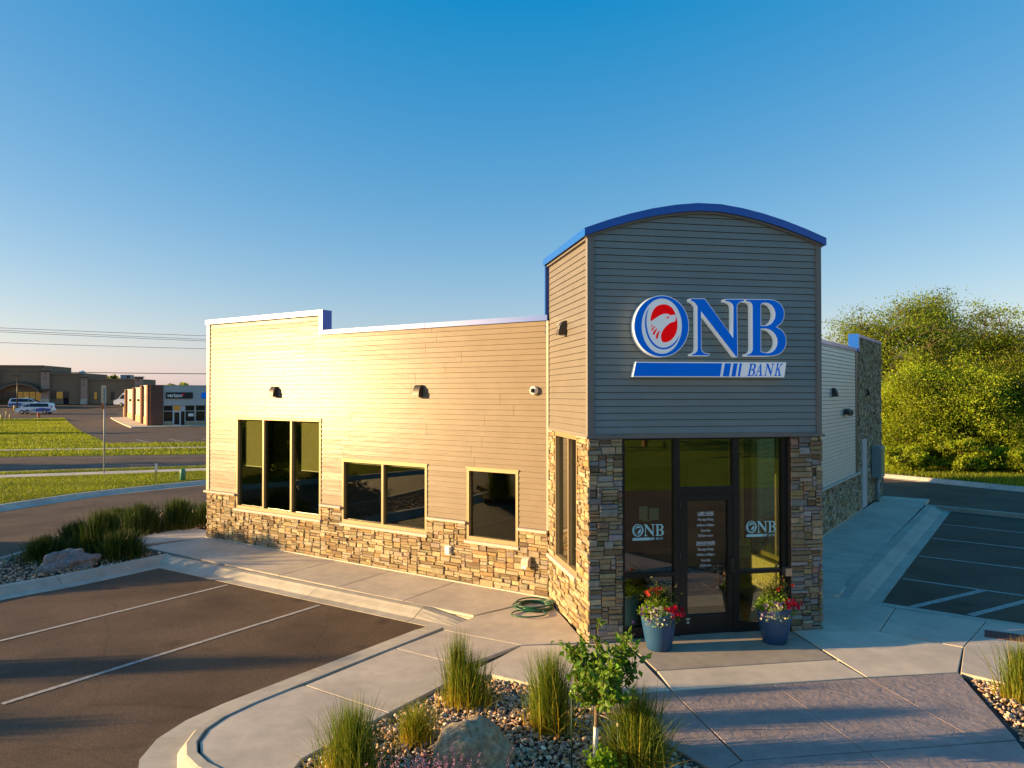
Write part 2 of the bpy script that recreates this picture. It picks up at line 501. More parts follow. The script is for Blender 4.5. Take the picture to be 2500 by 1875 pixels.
# pavement slabs -------------------------------------------------------
def slab(poly, mat, parent, z=0.0, h=0.1, name='slab', gap=0.007):
    p = inset(poly, gap)
    q = inset(p, 0.008)
    n = len(p)
    v = [(x, y, z - h) for x, y in p] + [(x, y, z - 0.006) for x, y in p] + [(x, y, z) for x, y in q]
    f = [[i, (i + 1) % n, n + (i + 1) % n, n + i] for i in range(n)] + [[n + i, n + (i + 1) % n, 2 * n + (i + 1) % n, 2 * n + i] for i in range(n)]
    f += [[2 * n + i for i in range(n)]]
    return mk(name, v, f, mat, parent)

def Lp(s, t):      # a point t metres out from the left wall at distance s along it
    a = FL.p(s, t, 0); return (a[0], a[1])
def Rp(s, t):
    a = FRt.p(s, t, 0); return (a[0], a[1])
def lerp(a, b, t): return tuple(x + (y - x) * t for x, y in zip(a, b))

walk_base = sheet('sidewalk', [Lp(7.2, 0), Lp(21.5, 0), Lp(21.5, 1.0), (-5.72, 20.16), (-4.62, 18.86), (1.74, 12.74), (-1.0, 9.98), (-1.62, 9.29), (-1.78, 8.69), (-1.62, 8.28), (-0.9, 7.7), (-0.6, 6.9), (0.3, 6.1), (-0.36, 8.45), (2.24, 11.11), (1.75, 10.55), (1.62, 10.04), (2.65, 9.1), (3.0, 8.1), (3.9, 4.6), (6.0, 4.6), (7.8, 8.95), (8.3, 8.4), (11.5, 9.8), (10.07, 10.93), (8.45, 12.72), (18.45, 22.52), (18.1, 24.3), (16.2, 22.7), (7.0, 13.4), (7.0, 11.2), (3.3, 11.2), (3.3, 13.5)], -0.045, JOINT)
ws = walk_base
# along the left wall
Ls = [7.88, 9.48, 11.19, 12.9, 14.6, 16.3, 18.0]
wallj = [7.33, 9.46, 11.17, 12.87, 14.57, 16.27, 17.75]
for a, b in zip(range(len(Ls) - 1), range(1, len(Ls))):
    slab([Lp(wallj[a], 0.06), Lp(wallj[b], 0.06), Lp(Ls[b] - 0.1, 1.66), Lp(Ls[a] - 0.1, 1.66)], CONC, ws)
slab([Lp(17.75, -0.6), Lp(19.6, -0.6), (-5.95, 21.1), (-5.72, 20.2), Lp(18.3, 1.66), Lp(17.75, 0.06)], CONC, ws)
# corner piece with the hose, then the walk that runs to the street
slab([(3.22, 13.5), (1.78, 12.72), (1.17, 12.06), (2.24, 11.13), (3.22, 11.07)], CONC, ws)
slab([(1.17, 12.06), (0.39, 11.33), (1.30, 10.44), (2.24, 11.13)], CONC, ws)
slab([(0.39, 11.33), (-0.80, 10.12), (0.24, 9.06), (1.14, 9.99), (1.30, 10.44)], CONC, ws)
slab([(-0.80, 10.12), (-1.01, 9.98), (-1.35, 9.62), (-1.62, 9.27), (-1.75, 8.98), (-1.78, 8.69), (-1.72, 8.45), (-1.58, 8.2), (-1.2, 7.8), (-0.83, 7.5), (-0.66, 8.1), (0.24, 9.06)], CONC, ws)
slab([(2.24, 11.11), (1.78, 10.62), (1.20, 10.06), (1.62, 10.04), (2.65, 9.08), (3.76, 9.08), (3.80, 11.0), (3.22, 11.0)], CONC_P, ws)
# entrance
slab([(3.81, 11.3), (6.58, 11.3), (6.47, 9.72), (3.83, 9.77)], CONC_D, ws)
slab([(3.83, 9.76), (6.47, 9.71), (6.46, 9.03), (3.77, 9.08)], CONC_P, ws)
slab([(6.58, 11.0), (7.9, 10.72), (8.62, 9.80), (7.80, 8.96), (6.47, 9.03)], CONC_P, ws)
slab([(6.60, 11.0), (7.06, 12.6), (8.45, 12.68), (9.04, 11.82), (7.92, 10.72)], CONC, ws)
slab([(9.04, 11.82), (9.98, 10.86), (8.64, 9.82), (7.92, 10.72)], CONC, ws)
slab([(9.98, 10.86), (11.2, 9.9), (9.4, 8.3), (8.10, 8.50), (7.82, 8.95), (8.64, 9.82)], CONC, ws)
# along the right wall
rs_ = [13.9, 15.2, 17.0, 18.8, 20.6, 22.4, 24.2, 26.0, 28.4, 30.6]
slab([(7.06, 12.62), (7.1, 13.3), Rp(15.2, 0.06), Rp(15.2, 1.58), (8.45, 12.72)], CONC, ws)
for a, b in zip(rs_[1:], rs_[2:]):
    slab([Rp(a, 0.06), Rp(b, 0.06), Rp(b, 1.58), Rp(a, 1.58)], CONC, ws)
# stamped walk
st = sheet('stamped_walk', [(2.65, 9.08), (7.82, 8.96), (5.8, 4.6), (3.9, 4.6)], -0.035, JOINT)
pl = [(2.66, 9.07), (3.03, 8.05), (3.40, 7.05), (3.75, 7.24), (3.76, 9.07)]
slab(pl, STAMP, st, -0.004, name='stamped_slab', gap=0.004)
slab([(3.76, 9.07), (3.77, 7.24), (5.13, 7.18), (5.13, 9.04)], STAMP, st, -0.004, name='stamped_slab', gap=0.004)
slab([(5.13, 9.04), (5.13, 7.18), (6.47, 7.13), (6.46, 9.01)], STAMP, st, -0.004, name='stamped_slab', gap=0.004)
slab([(6.46, 9.01), (6.47, 7.13), (6.92, 7.12), (7.80, 8.95)], STAMP, st, -0.004, name='stamped_slab', gap=0.004)
slab([(3.40, 7.05), (3.95, 5.2), (5.13, 5.2), (5.13, 7.17), (3.75, 7.23)], STAMP, st, -0.004, name='stamped_slab', gap=0.004)
slab([(5.13, 5.2), (5.95, 5.2), (6.90, 7.10), (5.13, 7.17)], STAMP, st, -0.004, name='stamped_slab', gap=0.004)

# kerbs with gutters: profile swept along a line (positive side = towards the road)
def kerb_piece(pts, parent, h0=0.0, h1=0.0, w=0.16, gut=0.42, name='kerb_section', base=-0.121, slope=0.10, nrm=None):
    """pts: back-of-kerb line; road lies to the right of its direction; h = kerb top height at start / end"""
    n = len(pts); V = []
    for i, p in enumerate(pts):
        if nrm is None:
            a = Vector(pts[max(i - 1, 0)]); b = Vector(pts[min(i + 1, n - 1)])
            t = (b - a).normalized(); r = Vector((t.y, -t.x))
        else: r = nrm[i]
        k = i / (n - 1); h = h0 + (h1 - h0) * k
        P = Vector(p)
        prof = [(0.0, -0.25), (0.0, h - 0.004), (0.012, h), (w * 0.72, h - 0.004), (w * 0.95, h - 0.03 * (h - base) / 0.12), (w + slope * 0.6, h * 0.35 + base * 0.65 + 0.004), (w + slope, base + 0.012), (w + gut, base + 0.003), (w + gut, -0.25)]
        for o, z in prof: V.append((P.x + r.x * o, P.y + r.y * o, z))
    m = 9
    F = [[i * m + j, i * m + j + 1, (i + 1) * m + j + 1, (i + 1) * m + j] for i in range(n - 1) for j in range(m - 1)]
    F += [list(range(m)), [(n - 1) * m + j for j in range(m)][::-1]]
    return mk(name, V, F, CONC_K, parent, smooth=False)

def catmull(pts, step=0.3):
    P = [Vector(p) for p in pts]
    if len(P) < 3: return P
    E = [P[0] * 2 - P[1]] + P + [P[-1] * 2 - P[-2]]
    out = []
    for i in range(1, len(E) - 2):
        n = max(1, int((E[i + 1] - E[i]).length / step))
        for k in range(n):
            t = k / n; a, b, c, d = E[i - 1], E[i], E[i + 1], E[i + 2]
            out.append(0.5 * ((2 * b) + (c - a) * t + (2 * a - 5 * b + 4 * c - d) * t * t + (3 * b - a - 3 * c + d) * t ** 3))
    return out + [P[-1]]

def kerb_run(pts, parent, seg=2.6, **kw):
    """split a smooth line into sections with a fine open joint between them"""
    pts = catmull(pts)
    L = [0]
    for a, b in zip(pts, pts[1:]): L.append(L[-1] + (b - a).length)
    k = max(1, round(L[-1] / seg)); e = L[-1] / k
    def at(d):
        d = min(max(d, 0), L[-1])
        for i in range(len(pts) - 1):
            if d <= L[i + 1] + 1e-6: return pts[i].lerp(pts[i + 1], (d - L[i]) / max(L[i + 1] - L[i], 1e-6))
        return pts[-1]
    def nr(d):
        t = (at(d + 0.15) - at(d - 0.15)).normalized(); return Vector((t.y, -t.x))
    for i in range(k):
        a, b = i * e + 0.005, (i + 1) * e - 0.005
        ds = [a] + [l for l in L if a + 0.05 < l < b - 0.05] + [b]
        kerb_piece([tuple(at(d)) for d in ds], parent, nrm=[nr(d) for d in ds], **kw)

kl = empty('kerb', (0, 12, 0), kind='structure')
kerb_run([(-4.62, 18.87), (1.02, 13.42)], kl, 2.4, h0=0.012, h1=0.012, w=0.2, gut=0.36, slope=0.16)
kerb_piece([(1.03, 13.41), (1.40, 13.05), (1.74, 12.72)], kl, h0=0.012, h1=-0.10, w=0.2, gut=0.36, slope=0.16)
kerb_piece([(1.75, 12.72), (1.2, 12.17)], kl, h0=-0.09, h1=-0.05, w=0.13, gut=0.42, slope=0.04)
kerb_run([(1.19, 12.16), (-0.99, 9.99), (-1.35, 9.63), (-1.63, 9.28), (-1.77, 8.98), (-1.80, 8.69), (-1.74, 8.43), (-1.59, 8.19), (-1.2, 7.78), (-0.7, 7.2)], kl, 2.2, h0=0.012, h1=0.012, w=0.15, gut=0.42, slope=0.05)
k3 = empty('kerb', (-6, 18, 0), kind='structure')
kerb_run([(-12.0, 12.2), (-9.0, 14.4), (-7.02, 16.38), (-6.12, 17.16), (-4.63, 18.86)], k3, 2.6, h0=0.03, h1=0.03, w=0.2, gut=0.42, slope=0.12)
kerb_run([(-4.9, 25.4), (-5.9, 25.95), (-6.78, 25.9), (-7.5, 25.3), (-7.95, 22.6), (-7.95, 19.9), (-8.5, 18.4), (-10.2, 16.6), (-13.2, 14.6)], k3, 2.6, h0=0.02, h1=0.02, w=0.16, gut=0.0, slope=0.03)
k4 = empty('kerb', (-10, 30, 0), kind='structure')
kerb_run([(-24, 9.0), (-17.5, 19), (-13.8, 25.2), (-12.2, 28.36), (-10.66, 31.08), (-9.1, 32.73), (-6.94, 34.74), (-2, 39.3)], k4, 3.0, h0=0.012, h1=0.012, w=0.18, gut=0.55, slope=0.12)
k5 = empty('kerb', (12, 16, 0), kind='structure')
kerb_run([(9.2, 13.45), (18.30, 22.38)], k5, 2.7, h0=0.012, h1=0.012, w=0.3, gut=0.42, slope=0.2)
kerb_piece([(8.47, 12.73), (8.85, 13.1), (9.19, 13.44)], k5, h0=-0.07, h1=0.012, w=0.3, gut=0.42, slope=0.2)
kerb_piece([(10.02, 10.98), (8.47, 12.71)], k5, h0=-0.03, h1=-0.03, w=0.12, gut=0.42, slope=0.04)
kerb_piece([(11.4, 9.6), (10.05, 10.96)], k5, h0=0.0, h1=-0.03, w=0.12, gut=0.42, slope=0.04)
k6 = empty('kerb', (19, 22, 0), kind='structure')
kerb_run([(18.3, 22.5), (22.5, 16.0), (26, 10.0)][::-1], k6, 3.0, h0=0.02, h1=0.02, w=0.22, gut=0.3, slope=0.12)
k7 = empty('kerb', (25, 29, 0), kind='structure')
kerb_run([(30.0, 16.0), (27.6, 21.8), (25.6, 26.2), (23.5, 31.4), (20.5, 38.0)][::-1], k7, 3.0, h0=0.03, h1=0.03, w=0.2, gut=0.4, slope=0.1)
sheet('verge', [(30.1, 16.0), (27.7, 21.8), (25.7, 26.2), (23.6, 31.4), (20.6, 38.0), (10, 60), (60, 60), (60, 10)], 0.0, LAWN, skirt=0.2)

# painted lines
def stripe(a, b, w, parent, z=-0.119):
    a = Vector(a); b = Vector(b); t = (b - a).normalized(); r = Vector((t.y, -t.x)) * w / 2
    v = [(*(a + r), z), (*(b + r), z), (*(b - r), z), (*(a - r), z)]
    o = mk('parking_line', v, [[0, 1, 2, 3]], LINE, parent, fix=False)
    if o.data.polygons[0].normal.z < 0: o.data.flip_normals()
    return o
lot_l = bpy.data.objects['parking_lot']
stripe((-2.79, 16.18), (-6.6, 12.2), 0.085, lot_l)
stripe((-0.87, 14.33), (-4.48, 10.52), 0.085, lot_l)
for a, b in [((16.69, 19.73), (20.2, 14.8)), ((14.79, 17.88), (18.7, 13.05)), ((12.87, 15.99), (16.9, 11.3)), ((10.97, 14.1), (15.0, 9.25))]: stripe(a, b, 0.1, lot_l)
stripe((9.66, 12.2), (11.88, 12.98), 0.14, lot_l)
stripe((10.31, 11.56), (12.9, 12.46), 0.14, lot_l)
stripe((-70, 49.9), (20, 49.5), 0.12, bpy.data.objects['road'], -0.122)
stripe((-70, 42.6), (0, 44.4), 0.12, bpy.data.objects['road'], -0.122)
for i in range(3): stripe((-17.0 + i * 2.6, 64.2), (-19.2 + i * 2.6, 68.5), 0.12, bpy.data.objects['far_parking_lot'], -0.123)
DOME = pbr('tactile_red', (0.14, 0.035, 0.022), 0.7, 0.15)
dm = MB()
P0, P1, P2, P3 = [Vector(p) for p in ((9.59, 10.46), (10.6, 9.62), (10.28, 9.32), (9.32, 10.17))]
dm.add([(*P0, 0.001), (*P1, 0.001), (*P2, 0.001), (*P3, 0.001), (*P0, 0.007), (*P1, 0.007), (*P2, 0.007), (*P3, 0.007)], [[0, 1, 2, 3], [4, 7, 6, 5], [0, 4, 5, 1], [1, 5, 6, 2], [2, 6, 7, 3], [3, 7, 4, 0]])
for i in range(22):
    for j in range(7):
        a = P0.lerp(P1, (i + 0.5) / 22); b = P3.lerp(P2, (i + 0.5) / 22); c = a.lerp(b, (j + 0.5) / 7)
        dm.lathe([(0.012, 0.0), (0.007, 0.005)], (c.x, c.y, 0.007), 6)
tag(dm.build('tactile_plate', DOME), 'dark red tactile warning plate set in the ramp by the right lot', 'tactile plate')

# ------------------------------------------------------------------ the bank building
BANK = empty('bank_building', (5.2, 14.0, 0), 'single-storey tan bank with stone base and grey arched entrance tower', 'building')

def wall_core(fr, s0, s1, z0, z1, ops, mat, name='wall', t=0.2, parent=BANK):
    ss = sorted({s0, s1, *[x for o in ops for x in o[:2] if s0 < x < s1]})
    zs = sorted({z0, z1, *[x for o in ops for x in o[2:] if z0 < x < z1]})
    ns, nz = len(ss) - 1, len(zs) - 1
    solid = [[not any(o[0] - 1e-6 <= ss[i] and ss[i + 1] <= o[1] + 1e-6 and o[2] - 1e-6 <= zs[j] and zs[j + 1] <= o[3] + 1e-6 for o in ops) for j in range(nz)] for i in range(ns)]
    b = MB()
    def q(*p): b.add(p, [[0, 1, 2, 3]])
    for i in range(ns):
        for j in range(nz):
            if not solid[i][j]: continue
            a, c, d, e = ss[i], ss[i + 1], zs[j], zs[j + 1]
            for o in (0, -t): q(fr.p(a, o, d), fr.p(c, o, d), fr.p(c, o, e), fr.p(a, o, e))
            if i == 0 or not solid[i - 1][j]: q(fr.p(a, 0, d), fr.p(a, -t, d), fr.p(a, -t, e), fr.p(a, 0, e))
            if i == ns - 1 or not solid[i + 1][j]: q(fr.p(c, 0, d), fr.p(c, -t, d), fr.p(c, -t, e), fr.p(c, 0, e))
            if j == 0 or not solid[i][j - 1]: q(fr.p(a, 0, d), fr.p(c, 0, d), fr.p(c, -t, d), fr.p(a, -t, d))
            if j == nz - 1 or not solid[i][j + 1]: q(fr.p(a, 0, e), fr.p(c, 0, e), fr.p(c, -t, e), fr.p(a, -t, e))
    return b.build(name, mat, parent, fix=False)

W1 = (13.40, 16.51, 0.87, 3.15); W2 = (10.22, 12.71, 0.87, 2.28); W3 = (7.97, 9.19, 0.87, 2.28)
WS = (11.63, 13.08, 0.84, 3.06)
RDOOR = (26.75, 27.65, 0.0, 2.23)
wall_l = wall_core(FL, 7.28, 17.72, 0.0, 5.10, [W1, W2, W3], SHEATH)
wall_core(FL, 13.42, 17.72, 5.10, 5.55, [], SHEATH, 'parapet')
wall_r = wall_core(FRt, 14.60, 30.7, 0.0, 5.07, [RDOOR], SHEATH)
wall_core(FRt, 26.2, 30.7, 5.07, 5.55, [], SHEATH, 'parapet')
wall_s = wall_core(FS, 11.04, 13.62, 0.0, 6.13, [WS], SHEATH)
wall_t = wall_core(FT, 11.04, 13.62, 0.0, 6.13, [WS], SHEATH)
KC = Vector((5.21, 11.63)); dL = Vector((-Q, Q)); dR = Vector((Q, Q))
c0, c1, c2, c3 = KC, KC + dL * 13.2, KC + dL * 13.2 + dR * 18.85, KC + dR * 18.85
c2a = c1 + dR * 14; c2b = c2a - dL * 6.5; c2c = c2b + dR * 4.85
b = MB()
for a, c in ((c1, c2a), (c2a, c2b), (c2b, c2c), (c2c, c3)):
    d = (c - a).normalized(); n_ = Vector((d.y, -d.x))
    b.add([(*a, 0), (*c, 0), (*(c + n_ * 0.2), 0), (*(a + n_ * 0.2), 0), (*a, 4.74), (*c, 4.74), (*(c + n_ * 0.2), 4.74), (*(a + n_ * 0.2), 4.74)], [[0, 1, 2, 3], [4, 5, 6, 7], [0, 1, 5, 4], [1, 2, 6, 5], [2, 3, 7, 6], [3, 0, 4, 7]])
b.build('wall', TRIM_W, BANK)

# arched tower front
XC = 5.172
def arch(x, z0=6.575, half=1.935, sag=0.44):
    dx = min(abs(x - XC), half + 0.2)
    return z0 - sag * (dx / half) ** 1.7
def arch_poly(x0, x1, za, zb=None, n=11):
    xs = [x0 + (x1 - x0) * i / n for i in range(n + 1)]
    top = [(x, arch(x) + za) for x in xs]
    bot = [(x, zb if zb is not None and zb > 1 else arch(x) + (zb or 0)) for x in xs]
    return bot + top[::-1]
def pr(poly, y0, y1, name, mat, parent, holes=()):
    v, f = prism(poly, lambda x, z: (x, y0, z), lambda x, z: (x, y1, z), holes)
    return mk(name, v, f, mat, parent)
xs_ = [3.28 + 3.785 * i / 22 for i in range(23)]
pr([(x, arch(x) - 0.01) for x in xs_][::-1] + [(3.28, 3.09), (7.065, 3.09)], 11.035, 11.23, 'wall', SHEATH, BANK)
pr([(x, arch(x) - 0.01) for x in xs_][::-1] + [(3.28, 4.6), (7.065, 4.6)], 13.42, 13.60, 'wall', TRIM_T, BANK)
roof = pr(arch_poly(3.175, 7.17, 0.118, 0.0), 10.935, 13.72, 'roof', BLUE, BANK)
b = MB()
v, f = prism(arch_poly(3.21, 7.135, -0.001, -0.035), lambda x, z: (x, 10.975, z), lambda x, z: (x, 11.03, z)); b.add(v, f)
b.build('roof_trim', TRIM_T, BANK)
for fr_ in (FS, FT):
    b = MB(); b.fbox(fr_, 11.06, 13.62, 0.004, 0.045, 6.08, 6.135); b.build('roof_trim', TRIM_T, BANK)
b = MB(); b.box((3.20, 13.625, 4.8), (3.36, 13.70, 6.13)); b.build('downspout', BLUE, BANK)
# corner boards of the tower, base trim
for (xa, xb, ya, yb) in ((3.232, 3.335, 10.992, 11.09), (7.025, 7.112, 10.992, 11.09)):
    b = MB(); b.box((xa, ya, 3.10), (xb, yb, 6.12)); b.build('corner_board', TRIM_T, BANK)
b = MB(); b.box((3.335, 11.0, 3.062), (7.025, 11.028, 3.135)); b.build('base_trim', TRIM_T, BANK)
b = MB(); b.fbox(FS, 11.09, 13.56, 0.004, 0.035, 3.075, 3.135); b.build('base_trim', TRIM_T, BANK)
b = MB(); b.fbox(FT, 11.09, 13.5, 0.004, 0.035, 3.075, 3.135); b.build('base_trim', TRIM_T, BANK)
b = MB(); b.fbox(FL, 17.64, 17.76, -0.1, 0.03, 1.235, 5.54); b.build('corner_board', TRIM_W, BANK)
b = MB(); b.fbox(FL, 7.30, 7.345, 0.002, 0.022, 1.235, 5.09); b.build('corner_board', TRIM_W, BANK)
# metal copings
def coping(fr, a, c, z0, z1, end=True):
    n = max(1, round((c - a) / 3.05)); e = (c - a) / n
    for i in range(n):
        b = MB(); b.fbox(fr, a + i * e + 0.004, a + (i + 1) * e - 0.004, -0.235, 0.045, z0, z1); b.build('coping', BLUE, BANK)
        if i: 
            b = MB(); b.fbox(fr, a + i * e - 0.05, a + i * e + 0.05, -0.239, 0.049, z0 + 0.002, z1 + 0.004); b.build('coping_joint', BLUE, BANK)
coping(FL, 7.31, 13.33, 5.09, 5.19)
coping(FL, 13.46, 17.82, 5.54, 5.66)
b = MB(); b.fbox(FL, 13.335, 13.455, -0.235, 0.045, 5.09, 5.66); b.build('coping', BLUE, BANK)
coping(FRt, 14.6, 26.04, 5.063, 5.17)
coping(FRt, 26.20, 30.75, 5.545, 5.638)
b = MB(); b.fbox(FRt, 26.045, 26.195, -0.235, 0.07, 5.063, 5.638); b.build('coping', BLUE, BANK)
# roof deck
rd = [c0 + dL * 0.3 + dR * 0.3, c1 + dR * 0.3 - dL * 0.2, c2a - dL * 0.2 - dR * 0.2, c2b - dL * 0.2 - dR * 0.2, c2c - dL * 0.2 - dR * 0.2, c3 + dL * 0.3 - dR * 0.2]
b = MB(); b.add([(*p, 4.70) for p in rd] + [(*p, 4.6) for p in rd], [[0, 1, 2, 3, 4, 5], [11, 10, 9, 8, 7, 6]] + [[i, 6 + i, 6 + (i + 1) % 6, (i + 1) % 6] for i in range(6)]); b.build('roof_deck', ROOF, BANK)

# --- siding boards
EXP = 0.1045
def siding(fr, s0, s1, z0, ztop, ops, mat, parent, seed, plen=3.66, step=None, gap=0.006):
    r = random.Random(seed)
    zmax = max(ztop(s0 + (s1 - s0) * k / 60) for k in range(61))
    row = 0; cuts = []
    while z0 + row * EXP < zmax - 0.04:
        zb = z0 + row * EXP; zt = zb + EXP
        if row % 2 == 0:
            cuts = []; x = s0 + r.uniform(0.3, plen)
            while x < s1 - 0.25 and plen < 8: cuts.append(x); x += plen
        xs = sorted({s0, s1, *cuts, *[e for o in ops if o[2] < zt and o[3] > zb for e in o[:2] if s0 < e < s1]})
        for a, c in zip(xs, xs[1:]):
            za, zc = zb, zt - gap  # the gap bares the dark core as a lap shadow line
            skip = False
            for o in ops:
                if o[0] - 1e-6 <= a and c <= o[1] + 1e-6 and o[2] < zt and o[3] > zb:
                    if o[2] <= zb + 0.004 and o[3] >= zt - 0.004: skip = True
                    elif o[3] < zt and o[2] <= zb: za = max(za, o[3])
                    elif o[2] > zb: zc = min(zc, o[2])
            if skip or zc - za < 0.008 or c - a < 0.01: continue
            ob = 0.0165 + r.uniform(-0.0016, 0.0016); ot = 0.003 + r.uniform(-0.0006, 0.0006)
            g = 0.0025 if (a in cuts) else 0.0
            g2 = 0.0025 if (c in cuts) else 0.0
            m = 1 if step is None else max(1, int((c - a) / step))
            V = []; keep = []
            for k in range(m + 1):
                s = a + g + (c - a - g - g2) * k / m
                top = min(zc, ztop(s))
                keep.append(top > za + 0.003)
                top = max(top, za + 0.001)
                o_ = lambda z: ob + (ot - ob) * (z - zb) / EXP
                V += [fr.p(s, o_(za), za), fr.p(s, o_(top), top), fr.p(s, 0.0005, top), fr.p(s, 0.0005, za)]
            F = []
            idx = [k for k in range(m) if keep[k] or keep[k + 1]]
            if not idx: continue
            for k in idx:
                for j in range(4):
                    F.append([k * 4 + j, k * 4 + (j + 1) % 4, (k + 1) * 4 + (j + 1) % 4, (k + 1) * 4 + j])
            F += [[idx[0] * 4 + j for j in range(4)], [(idx[-1] + 1) * 4 + j for j in range(4)]]
            k0 = idx[0] * 4
            mk('siding_board', V[k0:(idx[-1] + 2) * 4], [[q - k0 for q in f_] for f_ in F], mat, parent)
        row += 1
g_ = 0.02
siding(FL, 7.345, 17.64, 1.237, lambda s: 5.535, [(w[0], w[1], 0.8, w[3]) for w in (W1, W2, W3)] + [(7.3, 13.40, 5.085, 9.0)], SID_L, wall_l, 3)
siding(FRt, 14.65, 25.78, 1.255, lambda s: 5.06, [], SID_R, wall_r, 5, gap=0.012)
tower_front = [o for o in BANK.children if o.name.startswith('wall')]
wall_f = tower_front[5] if len(tower_front) > 5 else tower_front[-1]
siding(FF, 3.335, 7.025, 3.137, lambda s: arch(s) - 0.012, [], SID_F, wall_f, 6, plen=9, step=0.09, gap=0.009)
siding(FS, 11.09, 13.56, 3.137, lambda s: 6.085, [], SID_S, wall_s, 8, plen=9, gap=0.008)
siding(FT, 11.09, 13.5, 3.137, lambda s: 6.085, [], SID_S, wall_t, 9, plen=9)

# --- ledge stone
PAL = [(0.44, 0.34, 0.185), (0.35, 0.26, 0.135), (0.50, 0.40, 0.25), (0.28, 0.20, 0.11), (0.41, 0.31, 0.17), (0.37, 0.31, 0.225), (0.42, 0.28, 0.13), (0.44, 0.36, 0.24), (0.24, 0.17, 0.10), (0.40, 0.32, 0.20), (0.46, 0.36, 0.21)]
PAL_F = PAL + [(0.36, 0.34, 0.31), (0.30, 0.27, 0.25), (0.42, 0.38, 0.33), (0.40, 0.25, 0.17), (0.33, 0.28, 0.24)]
def pack(s0, s1, z0, z1, ops, seed, us=0.036, uz=0.024, wr=(3, 10), hr=(2, 5)):
    r = random.Random(seed)
    nx_, nz_ = int((s1 - s0) / us), int((z1 - z0) / uz)
    us = (s1 - s0) / nx_; uz = (z1 - z0) / nz_
    occ = [[any(o[0] < s0 + (i + 0.5) * us < o[1] and o[2] < z0 + (j + 0.5) * uz < o[3] for o in ops) for i in range(nx_)] for j in range(nz_)]
    out = []
    for j in range(nz_):
        for i in range(nx_):
            if occ[j][i]: continue
            w = r.randint(*wr); h = r.choices(range(hr[0], hr[1] + 1), weights=[6, 7, 3.5, 1.2][:hr[1] - hr[0] + 1])[0]
            if h >= 4: w = max(min(w, r.randint(5, 9)), 4)
            if h <= 3: w = max(w, r.randint(4, 7))
            ww = 0
            while ww < w and i + ww < nx_ and not occ[j][i + ww]: ww += 1
            if ww < w or True:
                rest = 0
                while i + ww + rest < nx_ and rest < 2 and not occ[j][i + ww + rest]: rest += 1
                if rest < 2: ww += rest
            hh = 0
            while hh < h and j + hh < nz_ and not any(occ[j + hh][i:i + ww]): hh += 1
            for jj in range(j, j + hh):
                for ii in range(i, i + ww): occ[jj][ii] = True
            out.append((s0 + i * us, s0 + (i + ww) * us, z0 + j * uz, z0 + (j + hh) * uz))
    return out

def stone_shape(fr, rc, r, proud=0.03, pal=None):
    a, c, d, e = rc
    gp = r.uniform(0.003, 0.0065)
    a += gp; c -= gp; d += gp * 0.8; e -= gp * 0.8
    of = proud + r.uniform(-0.016, 0.026)
    ch = min(0.012, (c - a) * 0.2, (e - d) * 0.25)
    j = lambda k: r.uniform(-k, k)
    cs = [(a, d), (c, d), (c, e), (a, e)]
    V = [fr.p(s, 0.001, z) for s, z in cs]
    V += [fr.p(s + j(0.004), of - ch + j(0.003), z + j(0.003)) for s, z in cs]
    ci = [(a + ch, d + ch), (c - ch, d + ch), (c - ch, e - ch), (a + ch, e - ch)]
    V += [fr.p(s + j(0.005), of + j(0.006), z + j(0.004)) for s, z in ci]
    mx_ = (a + c) / 2
    V += [fr.p(mx_ + j(0.03), of + j(0.006), d + ch), fr.p(mx_ + j(0.03), of + j(0.006), e - ch)]
    F = []
    for k in range(4):
        l = (k + 1) % 4
        F.append([k, l, 4 + l, 4 + k])
        if k == 0: F.append([4, 5, 9, 12, 8])
        elif k == 2: F.append([6, 7, 11, 13, 10])
        else: F.append([4 + k, 4 + l, 8 + l, 8 + k])
    F += [[8, 12, 13, 11], [12, 9, 10, 13]]
    base = r.choice(pal or PAL)
    k = r.uniform(0.72, 1.22)
    col = tuple(min(1, x * k * r.uniform(0.95, 1.05)) for x in base)
    return V, F, col

ALL = []
def stone_zone(fr, parent, args, seed, dark=1.0, **kw):
    r = random.Random(seed)
    for rc in pack(*args, seed, **kw):
        V, F, col = stone_shape(fr, rc, r, pal=PAL_F if fr is FF else PAL)
        col = tuple(c * dark for c in col)
        ctr = Vector(fr.p((rc[0] + rc[1]) / 2, 0, (rc[2] + rc[3]) / 2)) - Vector((0, 0, 3.75))
        vis = abs(ctr.normalized().dot(fr.n)) if ctr.dot(fr.n) < 0 else 0
        ALL.append(((rc[1] - rc[0]) * (rc[3] - rc[2]) * vis / ctr.length_squared, V, F, col, parent))
stone_zone(FL, wall_l, (7.30, 17.74, 0.02, 1.17, [(W1[0] - 0.01, W1[1] + 0.01, 0.80, 9), (W2[0] - 0.01, W2[1] + 0.01, 0.80, 9), (W3[0] - 0.01, W3[1] + 0.01, 0.80, 9)]), 11)
stone_zone(FS, wall_s, (10.99, 13.53, 0.0, 3.065, [(11.60, 13.11, 0.785, 9)]), 12)
stone_zone(FF, wall_f, (3.235, 3.785, 0.0, 3.06, []), 13, wr=(3, 9))
stone_zone(FF, wall_f, (6.575, 7.125, 0.0, 3.06, []), 14, wr=(3, 9))
stone_zone(FT, wall_t, (10.99, 13.45, 0.0, 3.065, [(11.60, 13.11, 0.785, 9)]), 15)
stone_zone(FRt, wall_r, (15.0, 26.15, 0.02, 1.19, []), 16, hr=(3, 5), wr=(4, 10))
stone_zone(FRt, wall_r, (26.15, 30.72, 0.02, 5.54, [(26.70, 27.70, 0, 2.27)]), 17, hr=(3, 5), wr=(4, 10))
ALL.sort(key=lambda t: -t[0])
rest = {}
